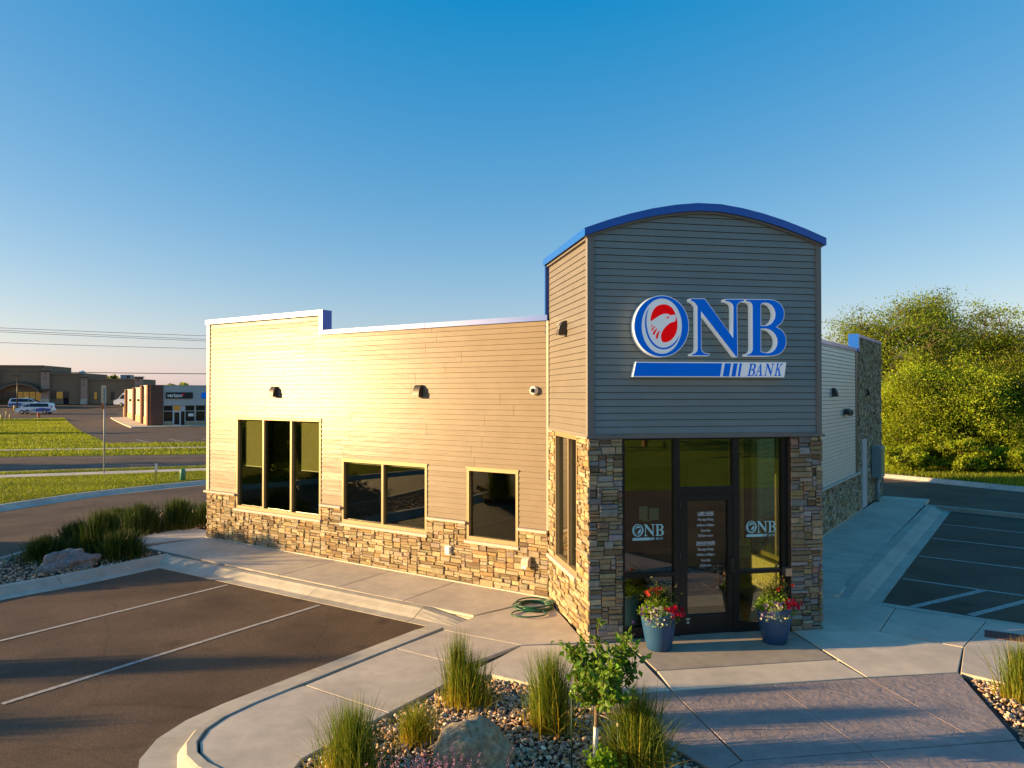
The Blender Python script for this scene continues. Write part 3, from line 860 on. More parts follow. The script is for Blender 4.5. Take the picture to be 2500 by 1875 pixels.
for i, (m_, V, F, col, par) in enumerate(ALL):
    if i < 300: mk('stone', V, F, STONE, par, cols=np.array([col] * len(V)))
    else: rest.setdefault(par.name, (par, MB()))[1].add(V, F, col)
for par, mb in rest.values():
    o = mb.build('stone_veneer', STONE, par, usecol=True); o['kind'] = 'stuff'
# dark bedding behind the stones
for fr, par, rects in ((FL, wall_l, [(7.3, 17.73, 0.0, 0.80), (7.3, 7.97, 0.8, 1.18), (9.19, 10.22, 0.8, 1.18), (12.71, 13.40, 0.8, 1.18), (16.51, 17.73, 0.8, 1.18)]),
                       (FS, wall_s, [(11.02, 13.54, 0.0, 0.78), (11.02, 11.62, 0.78, 3.07), (13.09, 13.54, 0.78, 3.07)]),
                       (FT, wall_t, [(11.02, 13.46, 0.0, 0.78), (11.02, 11.62, 0.78, 3.07), (13.09, 13.46, 0.78, 3.07)]),
                       (FRt, wall_r, [(14.9, 26.7, 0.0, 1.2), (26.1, 26.72, 1.2, 5.54), (27.68, 30.72, 0.0, 5.54), (26.72, 27.68, 2.25, 5.54)])):
    b = MB()
    for r_ in rects: b.fbox(fr, r_[0], r_[1], 0.0008, 0.008, r_[2], r_[3])
    b.build('stone_bedding', MORTAR, par)
for x0, x1 in ((3.27, 3.795), (6.565, 7.07)):
    b = MB(); b.box((x0, 11.022, 0.0), (x1, 11.33, 3.088)); b.build('pier', MORTAR, BANK)
# cast-stone caps and sills
def cap(fr, a, c, z0, z1, o=0.085, name='wall_cap', parent=BANK):
    b = MB()
    b.add([fr.p(s, oo, z) for s in (a, c) for oo, z in ((0.0, z0), (o - 0.01, z0), (o, z0 + 0.01), (o, z1 - 0.014), (o - 0.012, z1 - 0.004), (0.0, z1))], [[0, 1, 2, 3, 4, 5], [6, 7, 8, 9, 10, 11]] + [[i, (i + 1) % 6, 6 + (i + 1) % 6, 6 + i] for i in range(6)])
    b.build(name, CAPST, parent)
for a, c in ((7.31, 7.965), (9.195, 10.215), (12.715, 13.395), (16.515, 17.80)): cap(FL, a, c, 1.172, 1.228)
for w in (W1, W2, W3):
    if w is W3: cap(FL, w[0] - 0.03, w[1] + 0.03, 0.80, 0.868, 0.075, 'sill')
    else:
        mid = (w[0] + w[1]) / 2
        cap(FL, w[0] - 0.03, mid - 0.003, 0.80, 0.868, 0.075, 'sill'); cap(FL, mid + 0.003, w[1] + 0.03, 0.80, 0.868, 0.075, 'sill')
cap(FS, 11.60, 13.50, 0.775, 0.845, 0.085, 'sill')
cap(FT, 11.60, 13.40, 0.775, 0.845, 0.085, 'sill')
for a, c in ((15.0, 18.6), (18.61, 22.3), (22.31, 26.25)): cap(FRt, a, c, 1.19, 1.25)
cap(FS, 13.14, 13.52, 3.065, 3.078, 0.06); cap(FS, 11.0, 11.56, 3.065, 3.078, 0.06)
b = MB(); b.box((3.215, 10.965, 3.066), (3.80, 11.02, 3.098)); b.build('wall_cap', TRIM_T, BANK)
b = MB(); b.box((6.555, 10.965, 3.066), (7.15, 11.02, 3.098)); b.build('wall_cap', TRIM_T, BANK)
FLASH = pbr('flashing_cream', (0.62, 0.55, 0.42), 0.6, 0.08)
b = MB(); b.fbox(FL, 7.3, 17.74, 0.0, 0.06, 0.0, 0.022); b.build('base_flashing', FLASH, BANK)
b = MB(); b.fbox(FRt, 15.0, 26.7, 0.0, 0.06, 0.0, 0.022); b.build('base_flashing', FLASH, BANK)
b = MB(); b.fbox(FRt, 25.80, 26.14, 0.0, 0.02, 1.25, 5.06); b.build('corner_board', BRONZE, BANK)  # dark strip standing in for the shadow gap beside the stone pilaster

# --- windows
def window(fr, w, mull, shades=(), parent=BANK, fm=FRAME_W, fw=0.055, glass=GLASS, o1=0.026):
    a, c, d, e = w
    b = MB()
    b.fbox(fr, a, a + fw, -0.09, o1, d, e); b.fbox(fr, c - fw, c, -0.09, o1, d, e)
    b.fbox(fr, a + fw, c - fw, -0.09, o1 - 0.001, e - fw, e - 0.0005); b.fbox(fr, a + fw, c - fw, -0.09, o1 - 0.001, d + 0.0005, d + fw + 0.02)
    for m_ in mull: b.fbox(fr, m_ - 0.028, m_ + 0.028, -0.09, o1 - 0.002, d + fw + 0.0205, e - fw - 0.0005)
    b.fbox(fr, a - 0.02, c + 0.02, 0.018, o1 + 0.014, e + 0.0005, e + 0.022)
    win = b.build('window', fm, parent)
    ed = [a + fw, *[x for m_ in mull for x in (m_ - 0.028, m_ + 0.028)], c - fw]
    for k in range(0, len(ed), 2):
        b = MB(); b.fbox(fr, ed[k] + 0.001, ed[k + 1] - 0.001, -0.048, -0.042, d + fw + 0.021, e - fw - 0.001); b.build('pane', glass, win)
    for (x0, x1, z) in shades:
        b = MB(); b.fbox(fr, x0, x1, -0.118, -0.115, z, e - fw); b.build('roller_shade', SHADE, win)
        b = MB(); b.fbox(fr, x0, x1, -0.123, -0.108, z - 0.02, z); b.build('shade_bar', WHITE_P, win)
    return win
window(FL, W1, [15.456, 14.435], [(15.51, 16.33, 1.94), (14.49, 15.22, 1.94), (13.48, 14.22, 1.94)])
window(FL, W2, [11.472], [(11.53, 12.55, 2.20), (10.30, 11.40, 2.20)])
window(FL, W3, [])
window(FS, WS, [12.19])
window(FT, WS, [12.19])

# --- interior
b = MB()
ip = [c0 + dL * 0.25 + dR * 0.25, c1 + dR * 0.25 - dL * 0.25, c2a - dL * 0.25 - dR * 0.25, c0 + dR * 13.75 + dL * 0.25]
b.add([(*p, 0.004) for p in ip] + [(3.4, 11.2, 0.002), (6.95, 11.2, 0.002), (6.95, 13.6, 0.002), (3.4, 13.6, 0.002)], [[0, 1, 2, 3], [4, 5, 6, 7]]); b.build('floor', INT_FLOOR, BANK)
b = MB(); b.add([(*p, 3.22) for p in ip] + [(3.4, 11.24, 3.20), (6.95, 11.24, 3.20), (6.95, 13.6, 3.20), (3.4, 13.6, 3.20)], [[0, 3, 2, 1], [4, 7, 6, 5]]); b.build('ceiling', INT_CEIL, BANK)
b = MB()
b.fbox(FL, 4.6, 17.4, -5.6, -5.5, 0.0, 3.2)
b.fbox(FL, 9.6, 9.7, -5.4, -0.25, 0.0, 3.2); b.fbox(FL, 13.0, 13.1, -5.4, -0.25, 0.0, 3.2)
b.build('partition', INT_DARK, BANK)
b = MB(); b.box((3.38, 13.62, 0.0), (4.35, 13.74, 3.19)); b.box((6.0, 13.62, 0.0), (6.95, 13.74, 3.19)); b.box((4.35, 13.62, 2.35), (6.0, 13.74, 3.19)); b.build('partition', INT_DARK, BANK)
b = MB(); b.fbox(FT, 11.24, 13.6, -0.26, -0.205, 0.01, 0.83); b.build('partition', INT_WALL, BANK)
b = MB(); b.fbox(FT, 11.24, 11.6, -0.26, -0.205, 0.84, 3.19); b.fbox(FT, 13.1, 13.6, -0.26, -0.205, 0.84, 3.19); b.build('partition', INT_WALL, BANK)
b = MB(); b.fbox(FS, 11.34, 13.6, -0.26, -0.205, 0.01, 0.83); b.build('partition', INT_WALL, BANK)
DESK = pbr('desk_wood', (0.16, 0.10, 0.05), 0.5, 0.2)
def desk(x, y, rz, label):
    rt = empty('desk', (x, y, 0), label, 'desk', 'office desks behind the windows'); rt.rotation_euler = (0, 0, rz)
    for nm, a_, b_ in (('desk_top', (-0.8, -0.4, 0.72), (0.8, 0.4, 0.76)), ('side_panel', (-0.78, -0.36, 0.005), (-0.74, 0.36, 0.72)), ('side_panel', (0.74, -0.36, 0.005), (0.78, 0.36, 0.72)), ('front_panel', (-0.74, -0.34, 0.25), (0.74, -0.31, 0.72))):
        o = MB().box(a_, b_).build(nm, DESK, None); o.parent = rt
q_ = FL.p(15.0, -1.9, 0); desk(q_[0], q_[1], R(-45), 'wooden desk behind the triple window with half-lowered shades')
q_ = FL.p(11.4, -1.9, 0); desk(q_[0], q_[1], R(-45), 'wooden desk behind the two-pane window of the long wall')

# --- storefront entrance
def ff(b, x0, x1, z0, z1, o0=-0.17, o1=-0.06): b.fbox(FF, x0, x1, o0, o1, z0, z1)
b = MB()
for x0, x1 in ((3.797, 3.85), (4.645, 4.742), (5.63, 5.735), (6.475, 6.563)): ff(b, x0, x1, 0.0, 3.088)
ff(b, 3.85, 4.645, 3.03, 3.087, o1=-0.061); ff(b, 4.742, 5.63, 3.03, 3.087, o1=-0.061); ff(b, 5.735, 6.475, 3.03, 3.087, o1=-0.061)
ff(b, 3.85, 4.645, 0.0, 0.165, o1=-0.061); ff(b, 5.735, 6.475, 0.0, 0.145, o1=-0.061)
ff(b, 3.85, 4.645, 0.92, 0.985, o1=-0.061); ff(b, 5.735, 6.475, 0.905, 0.965, o1=-0.061)
ff(b, 4.742, 5.63, 2.19, 2.285, o1=-0.061)
SF = b.build('storefront', FRAME_D, BANK)
for x0, x1, z0, z1 in ((3.851, 4.644, 0.166, 0.919), (3.851, 4.644, 0.986, 3.029), (4.743, 5.629, 2.286, 3.029), (5.736, 6.474, 0.146, 0.904), (5.736, 6.474, 0.966, 3.029)):
    b = MB(); ff(b, x0, x1, z0, z1, -0.115, -0.109); b.build('pane', GLASS_D, SF)
b = MB()
ff(b, 4.746, 4.868, 0.012, 2.186, -0.15, -0.066); ff(b, 5.548, 5.626, 0.012, 2.186, -0.15, -0.066)
ff(b, 4.868, 5.548, 2.072, 2.186, -0.15, -0.067); ff(b, 4.868, 5.548, 0.012, 0.30, -0.15, -0.067)
DOOR = b.build('door', FRAME_D, BANK)
b = MB(); ff(b, 4.869, 5.547, 0.301, 2.071, -0.115, -0.109); b.build('pane', GLASS_D, DOOR)
b = MB(); b.tube([FF.p(5.585, -0.066, 1.19), FF.p(5.585, -0.01, 1.185), FF.p(5.585, 0.005, 1.16), FF.p(5.585, 0.005, 0.95), FF.p(5.585, -0.01, 0.925), FF.p(5.585, -0.066, 0.92)], 0.013, 8); b.build('handle', FRAME_D, DOOR, True)
for z in (0.35, 1.15, 1.95):
    b = MB(); b.tube([FF.p(4.742, -0.05, z), FF.p(4.742, -0.05, z + 0.13)], 0.012, 8); b.build('hinge', BRONZE, DOOR, True)
b = MB(); ff(b, 4.84, 4.905, 0.235, 0.262, -0.066, -0.0635); b.build('sticker', PAPER, DOOR)
b = MB(); b.tube([FF.p(4.873, -0.066, 0.195), FF.p(4.873, -0.063, 0.195)], 0.022, 16); b.build('sticker', PAPER, DOOR)
b = MB(); ff(b, 6.468, 6.578, 0.865, 0.985, -0.06, 0.045); b.build('push_plate', STEEL, SF)
b = MB(); ff(b, 4.75, 5.62, 0.0005, 0.011, -0.2, -0.04); b.build('threshold', STEEL, BANK)
# notices on the glass
for x0, x1, z0, z1 in ((4.10, 4.235, 1.80, 2.005), (4.267, 4.418, 1.79, 1.98), (4.15, 4.30, 1.775, 1.80)):
    b = MB(); ff(b, x0, x1, z0, z1, -0.1215, -0.119); b.build('notice', PAPER, SF)
b = MB(); ff(b, 5.748, 5.955, 1.156, 1.447, -0.1215, -0.119); POSTER = b.build('poster', YELP, SF)

def text(s, size, to3, mat, parent, name, width=None, bold=0.0, align='CENTER', shear=0.0, spacing=1.0):
    cu = bpy.data.curves.new(name, 'FONT'); cu.body = s; cu.size = size; cu.align_x = align; cu.offset = bold; cu.shear = shear; cu.space_character = spacing
    cu.resolution_u = 4
    ob = bpy.data.objects.new(name, cu); COL.objects.link(ob)
    bpy.context.view_layer.update()
    me = bpy.data.meshes.new_from_object(ob)
    bpy.data.objects.remove(ob)
    w = [v.co.x for v in me.vertices]
    k = 1.0
    if width and w: k = width / (max(w) - min(w))
    verts = [to3(v.co.x * k, v.co.y) for v in me.vertices]
    faces = [list(p.vertices) for p in me.polygons]
    bpy.data.meshes.remove(me)
    return mk(name, verts, faces, mat, parent, fix=False)
LETT = pbr('lettering_white', (0.72, 0.78, 0.78), 0.5, 0.02, bst=0)
rows_ = [('LOBBY HOURS', 0.052, 1.848, 0.265, 0.0012), ('Monday-Friday', 0.046, 1.755, 0.265, 0.0), ('8:00am-5:00pm', 0.044, 1.668, 0.29, 0), ('Saturday', 0.046, 1.585, 0.155, 0), ('8:30am-noon', 0.044, 1.505, 0.245, 0),
         ('DRIVE-UP HOURS', 0.052, 1.385, 0.31, 0.0012), ('Monday-Friday', 0.046, 1.29, 0.265, 0), ('8:00am-5:00pm', 0.044, 1.208, 0.29, 0), ('Saturday', 0.046, 1.12, 0.155, 0), ('8:30-noon', 0.044, 1.04, 0.185, 0)]
LZ = 1.868 / 1.848
for s_, sz, z_, w_, bo in rows_:
    z2 = z_ + 0.0
    text(s_, sz * 1.28, lambda x, y, z2=z2: FF.p(5.19 + x, -0.1075, z2 + y), LETT, DOOR, 'lettering', w_, bo)
for z_, w_ in ((1.838, 0.265), (1.375, 0.31)):
    b = MB(); ff(b, 5.19 - w_ / 2, 5.19 + w_ / 2, z_ - 0.006, z_, -0.1085, -0.1072); b.build('lettering', LETT, DOOR)
text('SOLD HERE', 0.042, lambda x, y: FF.p(5.852 + x, -0.1185, 1.30 + y), BLACK, SF, 'lettering', 0.17, 0.002)
b = MB()
for k, w_ in enumerate((0.12, 0.14, 0.10, 0.08)): ff(b, 5.852 - w_ / 2, 5.852 + w_ / 2, 1.275 - k * 0.022, 1.279 - k * 0.022, -0.1188, -0.1184)
b.build('lettering', BLACK, SF)
ORANGE = pbr('print_orange', (0.5, 0.12, 0.02), 0.6, 0.1, bst=0)
b = MB(); v, f = prism([(5.80, 1.38), (5.85, 1.395), (5.90, 1.378), (5.89, 1.40), (5.86, 1.415), (5.82, 1.405)], lambda x, z: FF.p(x, -0.1188, z), lambda x, z: FF.p(x, -0.1184, z)); b.add(v, f); b.build('print', ORANGE, SF)

# --- the sign: shapes traced on a 2212 x 1264 sheet, bilinear onto the wall
CN = [(3.740, 5.347), (6.565, 5.421), (6.558, 3.878), (3.737, 3.873)]
def sg(p):
    u, v = p[0] / 2212, p[1] / 1264
    a = lerp(CN[0], CN[1], u); c = lerp(CN[3], CN[2], u)
    return lerp(a, c, v)
def ell(cx, cy, rx, ry, n=56): return [(cx + rx * math.cos(2 * math.pi * k / n), cy + ry * math.sin(2 * math.pi * k / n)) for k in range(n)]
def smooth_loop(p, it=1):
    for _ in range(it):
        q = []
        for i in range(len(p)):
            a, c = p[i], p[(i + 1) % len(p)]
            q += [lerp(a, c, 0.25), lerp(a, c, 0.75)]
        p = q
    return p
S_N = [(850, 150), (1035, 150), (1397, 652), (1397, 262), (1388, 232), (1362, 207), (1330, 194), (1293, 190), (1293, 158), (1545, 158), (1545, 190), (1505, 196), (1472, 213), (1455, 240), (1452, 270), (1462, 905), (1432, 903), (988, 325), (990, 790), (1000, 825), (1030, 850), (1092, 857), (1092, 890), (862, 890), (862, 862), (900, 853), (927, 828), (935, 790), (933, 255), (905, 215), (880, 195), (850, 185)]
S_B = [(1560, 160), (1860, 160), (1910, 164), (1960, 178), (2005, 202), (2040, 236), (2063, 278), (2075, 318), (2078, 352), (2072, 400), (2056, 440), (2030, 475), (1975, 518), (2020, 540), (2060, 573), (2088, 618), (2101, 665), (2103, 705), (2097, 755), (2078, 802), (2045, 842), (2000, 872), (1945, 889), (1880, 895), (1575, 895), (1570, 868), (1605, 862), (1632, 845), (1646, 820), (1650, 795), (1648, 255), (1640, 222), (1618, 202), (1590, 194), (1562, 190)]
S_B1 = [(1766, 228), (1790, 214), (1825, 211), (1865, 219), (1905, 245), (1933, 283), (1947, 325), (1950, 368), (1940, 412), (1917, 450), (1885, 480), (1840, 498), (1766, 498)]
S_B2 = [(1766, 545), (1835, 545), (1880, 558), (1920, 585), (1953, 625), (1973, 668), (1978, 710), (1970, 757), (1948, 800), (1912, 833), (1870, 849), (1830, 848), (1766, 832)]
S_O = ell(486, 508, 346, 397); S_OI = ell(488, 507, 245, 348)
S_SW = [(330, 262), (300, 322), (280, 390), (275, 460), (282, 545), (302, 625), (337, 700), (385, 760), (440, 796), (500, 808), (560, 802), (615, 774), (660, 730), (692, 676), (713, 615), (690, 660), (655, 708), (610, 749), (560, 777), (505, 786), (450, 775), (398, 738), (352, 680), (320, 610), (302, 535), (294, 455), (298, 385), (312, 318)]
S_RT = [(345, 450), (348, 398), (362, 340), (385, 292), (418, 255), (460, 233), (510, 225), (560, 232), (604, 258), (640, 303), (664, 368), (648, 361), (625, 360), (598, 370), (577, 353), (545, 346), (500, 351), (450, 375), (400, 410)]
S_RL = [(666, 372), (680, 425), (685, 490), (680, 550), (664, 605), (636, 652), (600, 690), (558, 712), (510, 716), (492, 706), (478, 670), (476, 625), (492, 575), (525, 525), (568, 482), (610, 457), (655, 450), (664, 410)]
S_FE = [[(347, 507), (360, 492), (382, 483), (365, 500), (353, 527)], [(355, 552), (378, 520), (412, 502), (385, 540), (364, 574)], [(370, 600), (402, 552), (438, 530), (410, 577), (391, 630)], [(410, 660), (420, 612), (440, 580), (469, 555), (446, 612), (433, 682)], [(523, 415), (543, 393), (581, 380), (579, 397), (563, 406), (545, 401)]]
S_BAR = [(178, 965), (2115, 972), (2088, 1163), (135, 1158)]
S_BB = [[(172, 976), (1267, 983), (1241, 1152), (146, 1149)], [(1303, 984), (1385, 984), (1358, 1152), (1275, 1152)], [(1415, 984), (1470, 984), (1442, 1152), (1387, 1152)], [(1497, 984), (1527, 984), (1499, 1151), (1471, 1151)]]
def ital(loop, x0, x1, y0, y1, X, W):
    out = []
    for x, y in loop:
        u = (x - x0) / (x1 - x0); v = (y1 - y) / (y1 - y0)
        out.append((X + u * W + v * 34, 1147 - v * 160))
    return out
S_BANK = [([ital(S_B, 1555, 2103, 160, 895, 1588, 100)], [ital(S_B1, 1555, 2103, 160, 895, 1588, 100), ital(S_B2, 1555, 2103, 160, 895, 1588, 100)]),
          ([ital([(0, 0), (32, 0), (34, 7), (22, 9), (31, 34), (60, 34), (68, 9), (56, 7), (56, 0), (100, 0), (100, 7), (90, 9), (54, 100), (48, 100), (12, 9), (0, 7)], 0, 100, 100, 0, 1692, 98)], [ital([(34, 41), (57, 41), (46, 75)], 0, 100, 100, 0, 1692, 98)]),
          ([ital(S_N, 850, 1545, 150, 905, 1812, 110)], []),
          ([ital([(0, 0), (42, 0), (42, 6), (31, 9), (31, 46), (38, 54), (70, 9), (62, 6), (62, 0), (104, 0), (104, 6), (94, 9), (52, 63), (82, 91), (94, 94), (94, 100), (60, 100), (60, 94), (70, 91), (31, 53), (31, 91), (42, 94), (42, 100), (0, 100), (0, 94), (12, 91), (12, 9), (0, 6)], 0, 100, 100, 0, 1950, 88)], [])]

SIGN = empty('bank_sign', (5.17, 10.99, 4.6), 'illuminated blue and white ONB BANK sign with red eagle oval', 'sign')
def layer(poly, y0, y1, name, mat, parent, holes=(), mp=sg, ins=0.0):
    w = [mp(p) for p in poly]; hs = [[mp(p) for p in h] for h in holes]
    if ins: w = inset(w, ins); hs = [inset(h, -ins) for h in hs]
    return pr(w, y0, y1, name, mat, parent, hs)
YB, YF_, DY = 10.995, 10.862, 0.003
lo = layer(S_O, YF_, YB, 'letter_o', WHITE_S, SIGN)
layer(S_O, YF_ - DY, YF_, 'face', SBLUE, lo, [S_OI], ins=0.010)
layer(smooth_loop(S_SW), YF_ - DY, YF_, 'swoosh', SBLUE, lo)
layer(smooth_loop(S_RT), YF_ - DY, YF_, 'emblem', SRED, lo)
layer(smooth_loop(S_RL), YF_ - DY, YF_, 'emblem', SRED, lo)
for f_ in S_FE: layer(smooth_loop(f_), YF_ - DY, YF_, 'emblem', SRED, lo)
ln = layer(S_N, YF_, YB, 'letter_n', WHITE_S, SIGN); layer(S_N, YF_ - DY, YF_, 'face', SBLUE, ln, ins=0.009)
lb = layer(S_B, YF_, YB, 'letter_b', WHITE_S, SIGN, [S_B1, S_B2]); layer(S_B, YF_ - DY, YF_, 'face', SBLUE, lb, [S_B1, S_B2], ins=0.009)
bar = layer(S_BAR, YF_ + 0.03, YB, 'name_bar', WHITE_S, SIGN)
for s_ in S_BB: layer(s_, YF_ + 0.03 - DY, YF_ + 0.03, 'stripe', SBLUE, bar)
for (o_,), h_ in S_BANK: layer(o_, YF_ + 0.03 - DY, YF_ + 0.03, 'letter', SBLUE, bar, h_)

def decal(x0, x1, z0, z1):
    mp = lambda p: (x0 + (x1 - x0) * (p[0] - 95) / 2008, z1 - (z1 - z0) * (p[1] - 112) / 1048)
    Y0, Y1 = 11.1365, 11.1378
    parts = [(S_O, [S_OI]), (S_SW, []), (S_RT, []), (S_RL, []), (S_N, []), (S_B, [S_B1, S_B2]), *[(q, []) for q in S_BB], *[(o_, h_) for (o_,), h_ in S_BANK]]
    b = MB()
    for p, h in parts:
        v, f = prism([mp(q) for q in p], lambda x, z: (x, Y0, z), lambda x, z: (x, Y1, z), [[mp(q) for q in l] for l in h]); b.add(v, f)
    b.build('window_decal', DECAL, SF)
decal(3.972, 4.497, 1.482, 1.737); decal(5.862, 6.388, 1.472, 1.728)

# --- things on the walls
def wall_light(fr, s, z, label, w=0.17, h=0.24, d=0.16):
    rt = empty('wall_light', fr.p(s, 0.02, z), label, 'wall light', 'bronze wedge wall lights on the bank')
    n = 8; P = [(0.016, -h / 2), (0.016, h / 2), (0.05, h / 2)] + [(0.05 + (d - 0.05) * math.sin(k * math.pi / 2 / n), -h / 2 + (h) * math.cos(k * math.pi / 2 / n) * (1 - 0.12 * k / n)) for k in range(1, n + 1)] + [(d, -h / 2)]
    V = [fr.p(s + e * w / 2, o, z + q) for e in (-1, 1) for o, q in P]; m = len(P)
    F = [list(range(m)), [m + i for i in range(m)]] + [[i, (i + 1) % m, m + (i + 1) % m, m + i] for i in range(m)]
    mk('housing', V, F, BRONZE, rt)
    b = MB(); b.fbox(fr, s - w / 2 + 0.02, s + w / 2 - 0.02, 0.03, d - 0.02, z - h / 2 - 0.006, z - h / 2 - 0.0005); b.build('lens', WHITE_P, rt)
wall_light(FL, 15.02, 3.79, 'bronze wedge light on tan siding above the triple window')
wall_light(FL, 10.42, 3.80, 'bronze wedge light on tan siding above the two-pane window')
wall_light(FS, 12.37, 4.845, 'bronze wedge light on the sunlit left side of the tower')
wall_light(FRt, 22.46, 3.78, 'bronze wedge light on the shaded pale siding right of the tower')
wall_light(FRt, 27.62, 3.79, 'bronze wedge light on the dark stone wall above the grey door')
rt = empty('security_camera', FL.p(7.6, 0.02, 3.80), 'white dome security camera on tan siding beside the tower', 'camera')
def disc(fr, s, z, prof, mat, name, parent):
    n = 20; V = [fr.p(s + r_ * math.cos(2 * math.pi * k / n), o, z + r_ * math.sin(2 * math.pi * k / n)) for r_, o in prof for k in range(n)]
    F = [[i * n + k, i * n + (k + 1) % n, (i + 1) * n + (k + 1) % n, (i + 1) * n + k] for i in range(len(prof) - 1) for k in range(n)] + [list(range(n)), [(len(prof) - 1) * n + k for k in range(n)]]
    return mk(name, V, F, mat, parent, True)
disc(FL, 7.6, 3.80, [(0.085, 0.015), (0.085, 0.06), (0.07, 0.085), (0.045, 0.09)], WHITE_P, 'housing', rt)
disc(FL, 7.6, 3.80, [(0.045, 0.088), (0.042, 0.11), (0.028, 0.13), (0.008, 0.138)], BLACK, 'lens', rt)
for s_, lab in ((24.30, 'left'), (24.05, 'right')): pass
rt = empty('flood_light', FRt.p(24.2, 0.02, 3.2), 'twin-headed black flood light on the shaded siding', 'flood light')
b = MB(); b.fbox(FRt, 24.1, 24.3, 0.016, 0.05, 3.12, 3.24); b.build('back_plate', BRONZE, rt)
for s_ in (24.02, 24.38):
    b = MB(); b.add([FRt.p(s_ + e * 0.1, o, z) for e in (-1, 1) for o, z in ((0.05, 3.16), (0.05, 3.30), (0.2, 3.22), (0.17, 3.08))], [[0, 1, 2, 3], [4, 5, 6, 7], [0, 1, 5, 4], [1, 2, 6, 5], [2, 3, 7, 6], [3, 0, 4, 7]]); b.build('lamp_head', BRONZE, rt)
rt = empty('outlet_box', FL.p(9.63, 0.05, 0.61), 'white weatherproof outlet box on the stone base', 'outlet box')
b = MB(); b.fbox(FL, 9.56, 9.70, 0.035, 0.062, 0.52, 0.70); b.build('back_plate', WHITE_P, rt)
b = MB(); b.fbox(FL, 9.575, 9.685, 0.062, 0.10, 0.54, 0.685); b.build('cover', WHITE_P, rt)
rt = empty('vent_hood', FL.p(7.75, 0.05, 0.63), 'small tan vent hood on the stone base beside the tower', 'vent')
b = MB(); m = 10
P = [(0.03, -0.1), (0.03, 0.08)] + [(0.03 + 0.12 * math.sin(k * math.pi / 2 / m), -0.02 + 0.10 * math.cos(k * math.pi / 2 / m)) for k in range(m + 1)] + [(0.15, -0.10)]
V = [FL.p(7.75 + e * 0.075, o, 0.63 + z) for e in (-1, 1) for o, z in P]; mm_ = len(P)
mk('hood', V, [list(range(mm_)), [mm_ + i for i in range(mm_)]] + [[i, (i + 1) % mm_, mm_ + (i + 1) % mm_, mm_ + i] for i in range(mm_)], CAPST, rt)
b = MB(); b.fbox(FL, 7.70, 7.80, 0.14, 0.165, 0.50, 0.54); b.build('damper', WHITE_P, rt)
# service door, electric cabinet and conduit on the right wall
DOORG = pbr('door_grey', (0.42, 0.42, 0.42), 0.5, 0.04, bst=0.03)
b = MB(); b.fbox(FRt, 26.72, 27.68, -0.05, 0.03, 0.0, 2.25); sd = b.build('service_door', DOORG, BANK)
b = MB(); b.fbox(FRt, 26.80, 27.60, 0.03, 0.045, 0.02, 2.18); b.build('door_leaf', DOORG, sd)
b = MB(); b.tube([FRt.p(27.5, 0.045, 1.0), FRt.p(27.5, 0.11, 1.0), FRt.p(27.38, 0.11, 1.0)], 0.014, 8); b.build('handle', STEEL, sd, True)
rt = empty('electric_cabinet', FRt.p(29.0, 0.05, 0), 'grey electric cabinet with conduit on the dark stone wall', 'electric cabinet')
CABY = pbr('cabinet_label', (0.30, 0.28, 0.08), 0.6, 0.1)
b = MB(); b.fbox(FRt, 28.45, 29.25, 0.05, 0.34, 0.86, 1.92); b.build('cabinet', GREY, rt)
b = MB(); b.fbox(FRt, 28.55, 29.15, 0.34, 0.355, 0.95, 1.84); b.build('cabinet_door', CABY, rt)
b = MB(); b.tube([FRt.p(28.85, 0.16, 0.0), FRt.p(28.85, 0.16, 0.86)], 0.07, 14); b.build('conduit', GREY, rt, True)
b = MB(); b.fbox(FRt, 29.5, 29.8, 0.05, 0.2, 1.3, 1.6); b.tube([FRt.p(29.6, 0.1, 0.75), FRt.p(29.75, 0.2, 0.8), FRt.p(29.85, 0.2, 0.6), FRt.p(29.85, 0.1, 0.4)], 0.03, 8); b.build('meter', GREY, rt)

# ------------------------------------------------------------------ planting beds
def inside(P, poly):
    x, y = P[:, 0], P[:, 1]; c = np.zeros(len(P), bool); n = len(poly)
    for i in range(n):
        (x1, y1), (x2, y2) = poly[i], poly[(i + 1) % n]
        if y1 == y2: continue
        k = ((y1 > y) != (y2 > y)) & (x < (x2 - x1) * (y - y1) / (y2 - y1) + x1)
        c ^= k
    return c
def ico(sub):
    bm = bmesh.new(); bmesh.ops.create_icosphere(bm, subdivisions=sub, radius=1)
    bm.verts.ensure_lookup_table()
    V = np.array([v.co for v in bm.verts]); F = np.array([[v.index for v in f.verts] for f in bm.faces]); bm.free()
    return V, F
def mesh_np(name, V, F, mat, cols=None, smooth=True, parent=None):
    me = bpy.data.meshes.new(name)
    n, m, k = len(V), len(F), F.shape[1]
    me.vertices.add(n); me.vertices.foreach_set('co', V.astype(np.float32).ravel())
    me.loops.add(m * k); me.loops.foreach_set('vertex_index', F.astype(np.int32).ravel())
    me.polygons.add(m); me.polygons.foreach_set('loop_start', np.arange(0, m * k, k, dtype=np.int32))
    me.polygons.foreach_set('use_smooth', np.full(m, smooth))
    me.update(calc_edges=True)
    if cols is not None:
        a = me.color_attributes.new('col', 'FLOAT_COLOR', 'POINT')
        c = np.ones((n, 4), np.float32); c[:, :3] = cols; a.data.foreach_set('color', c.ravel())
    me.materials.append(mat)
    o = bpy.data.objects.new(name, me); COL.objects.link(o)
    if parent is not None: adopt(o, parent)
    return o
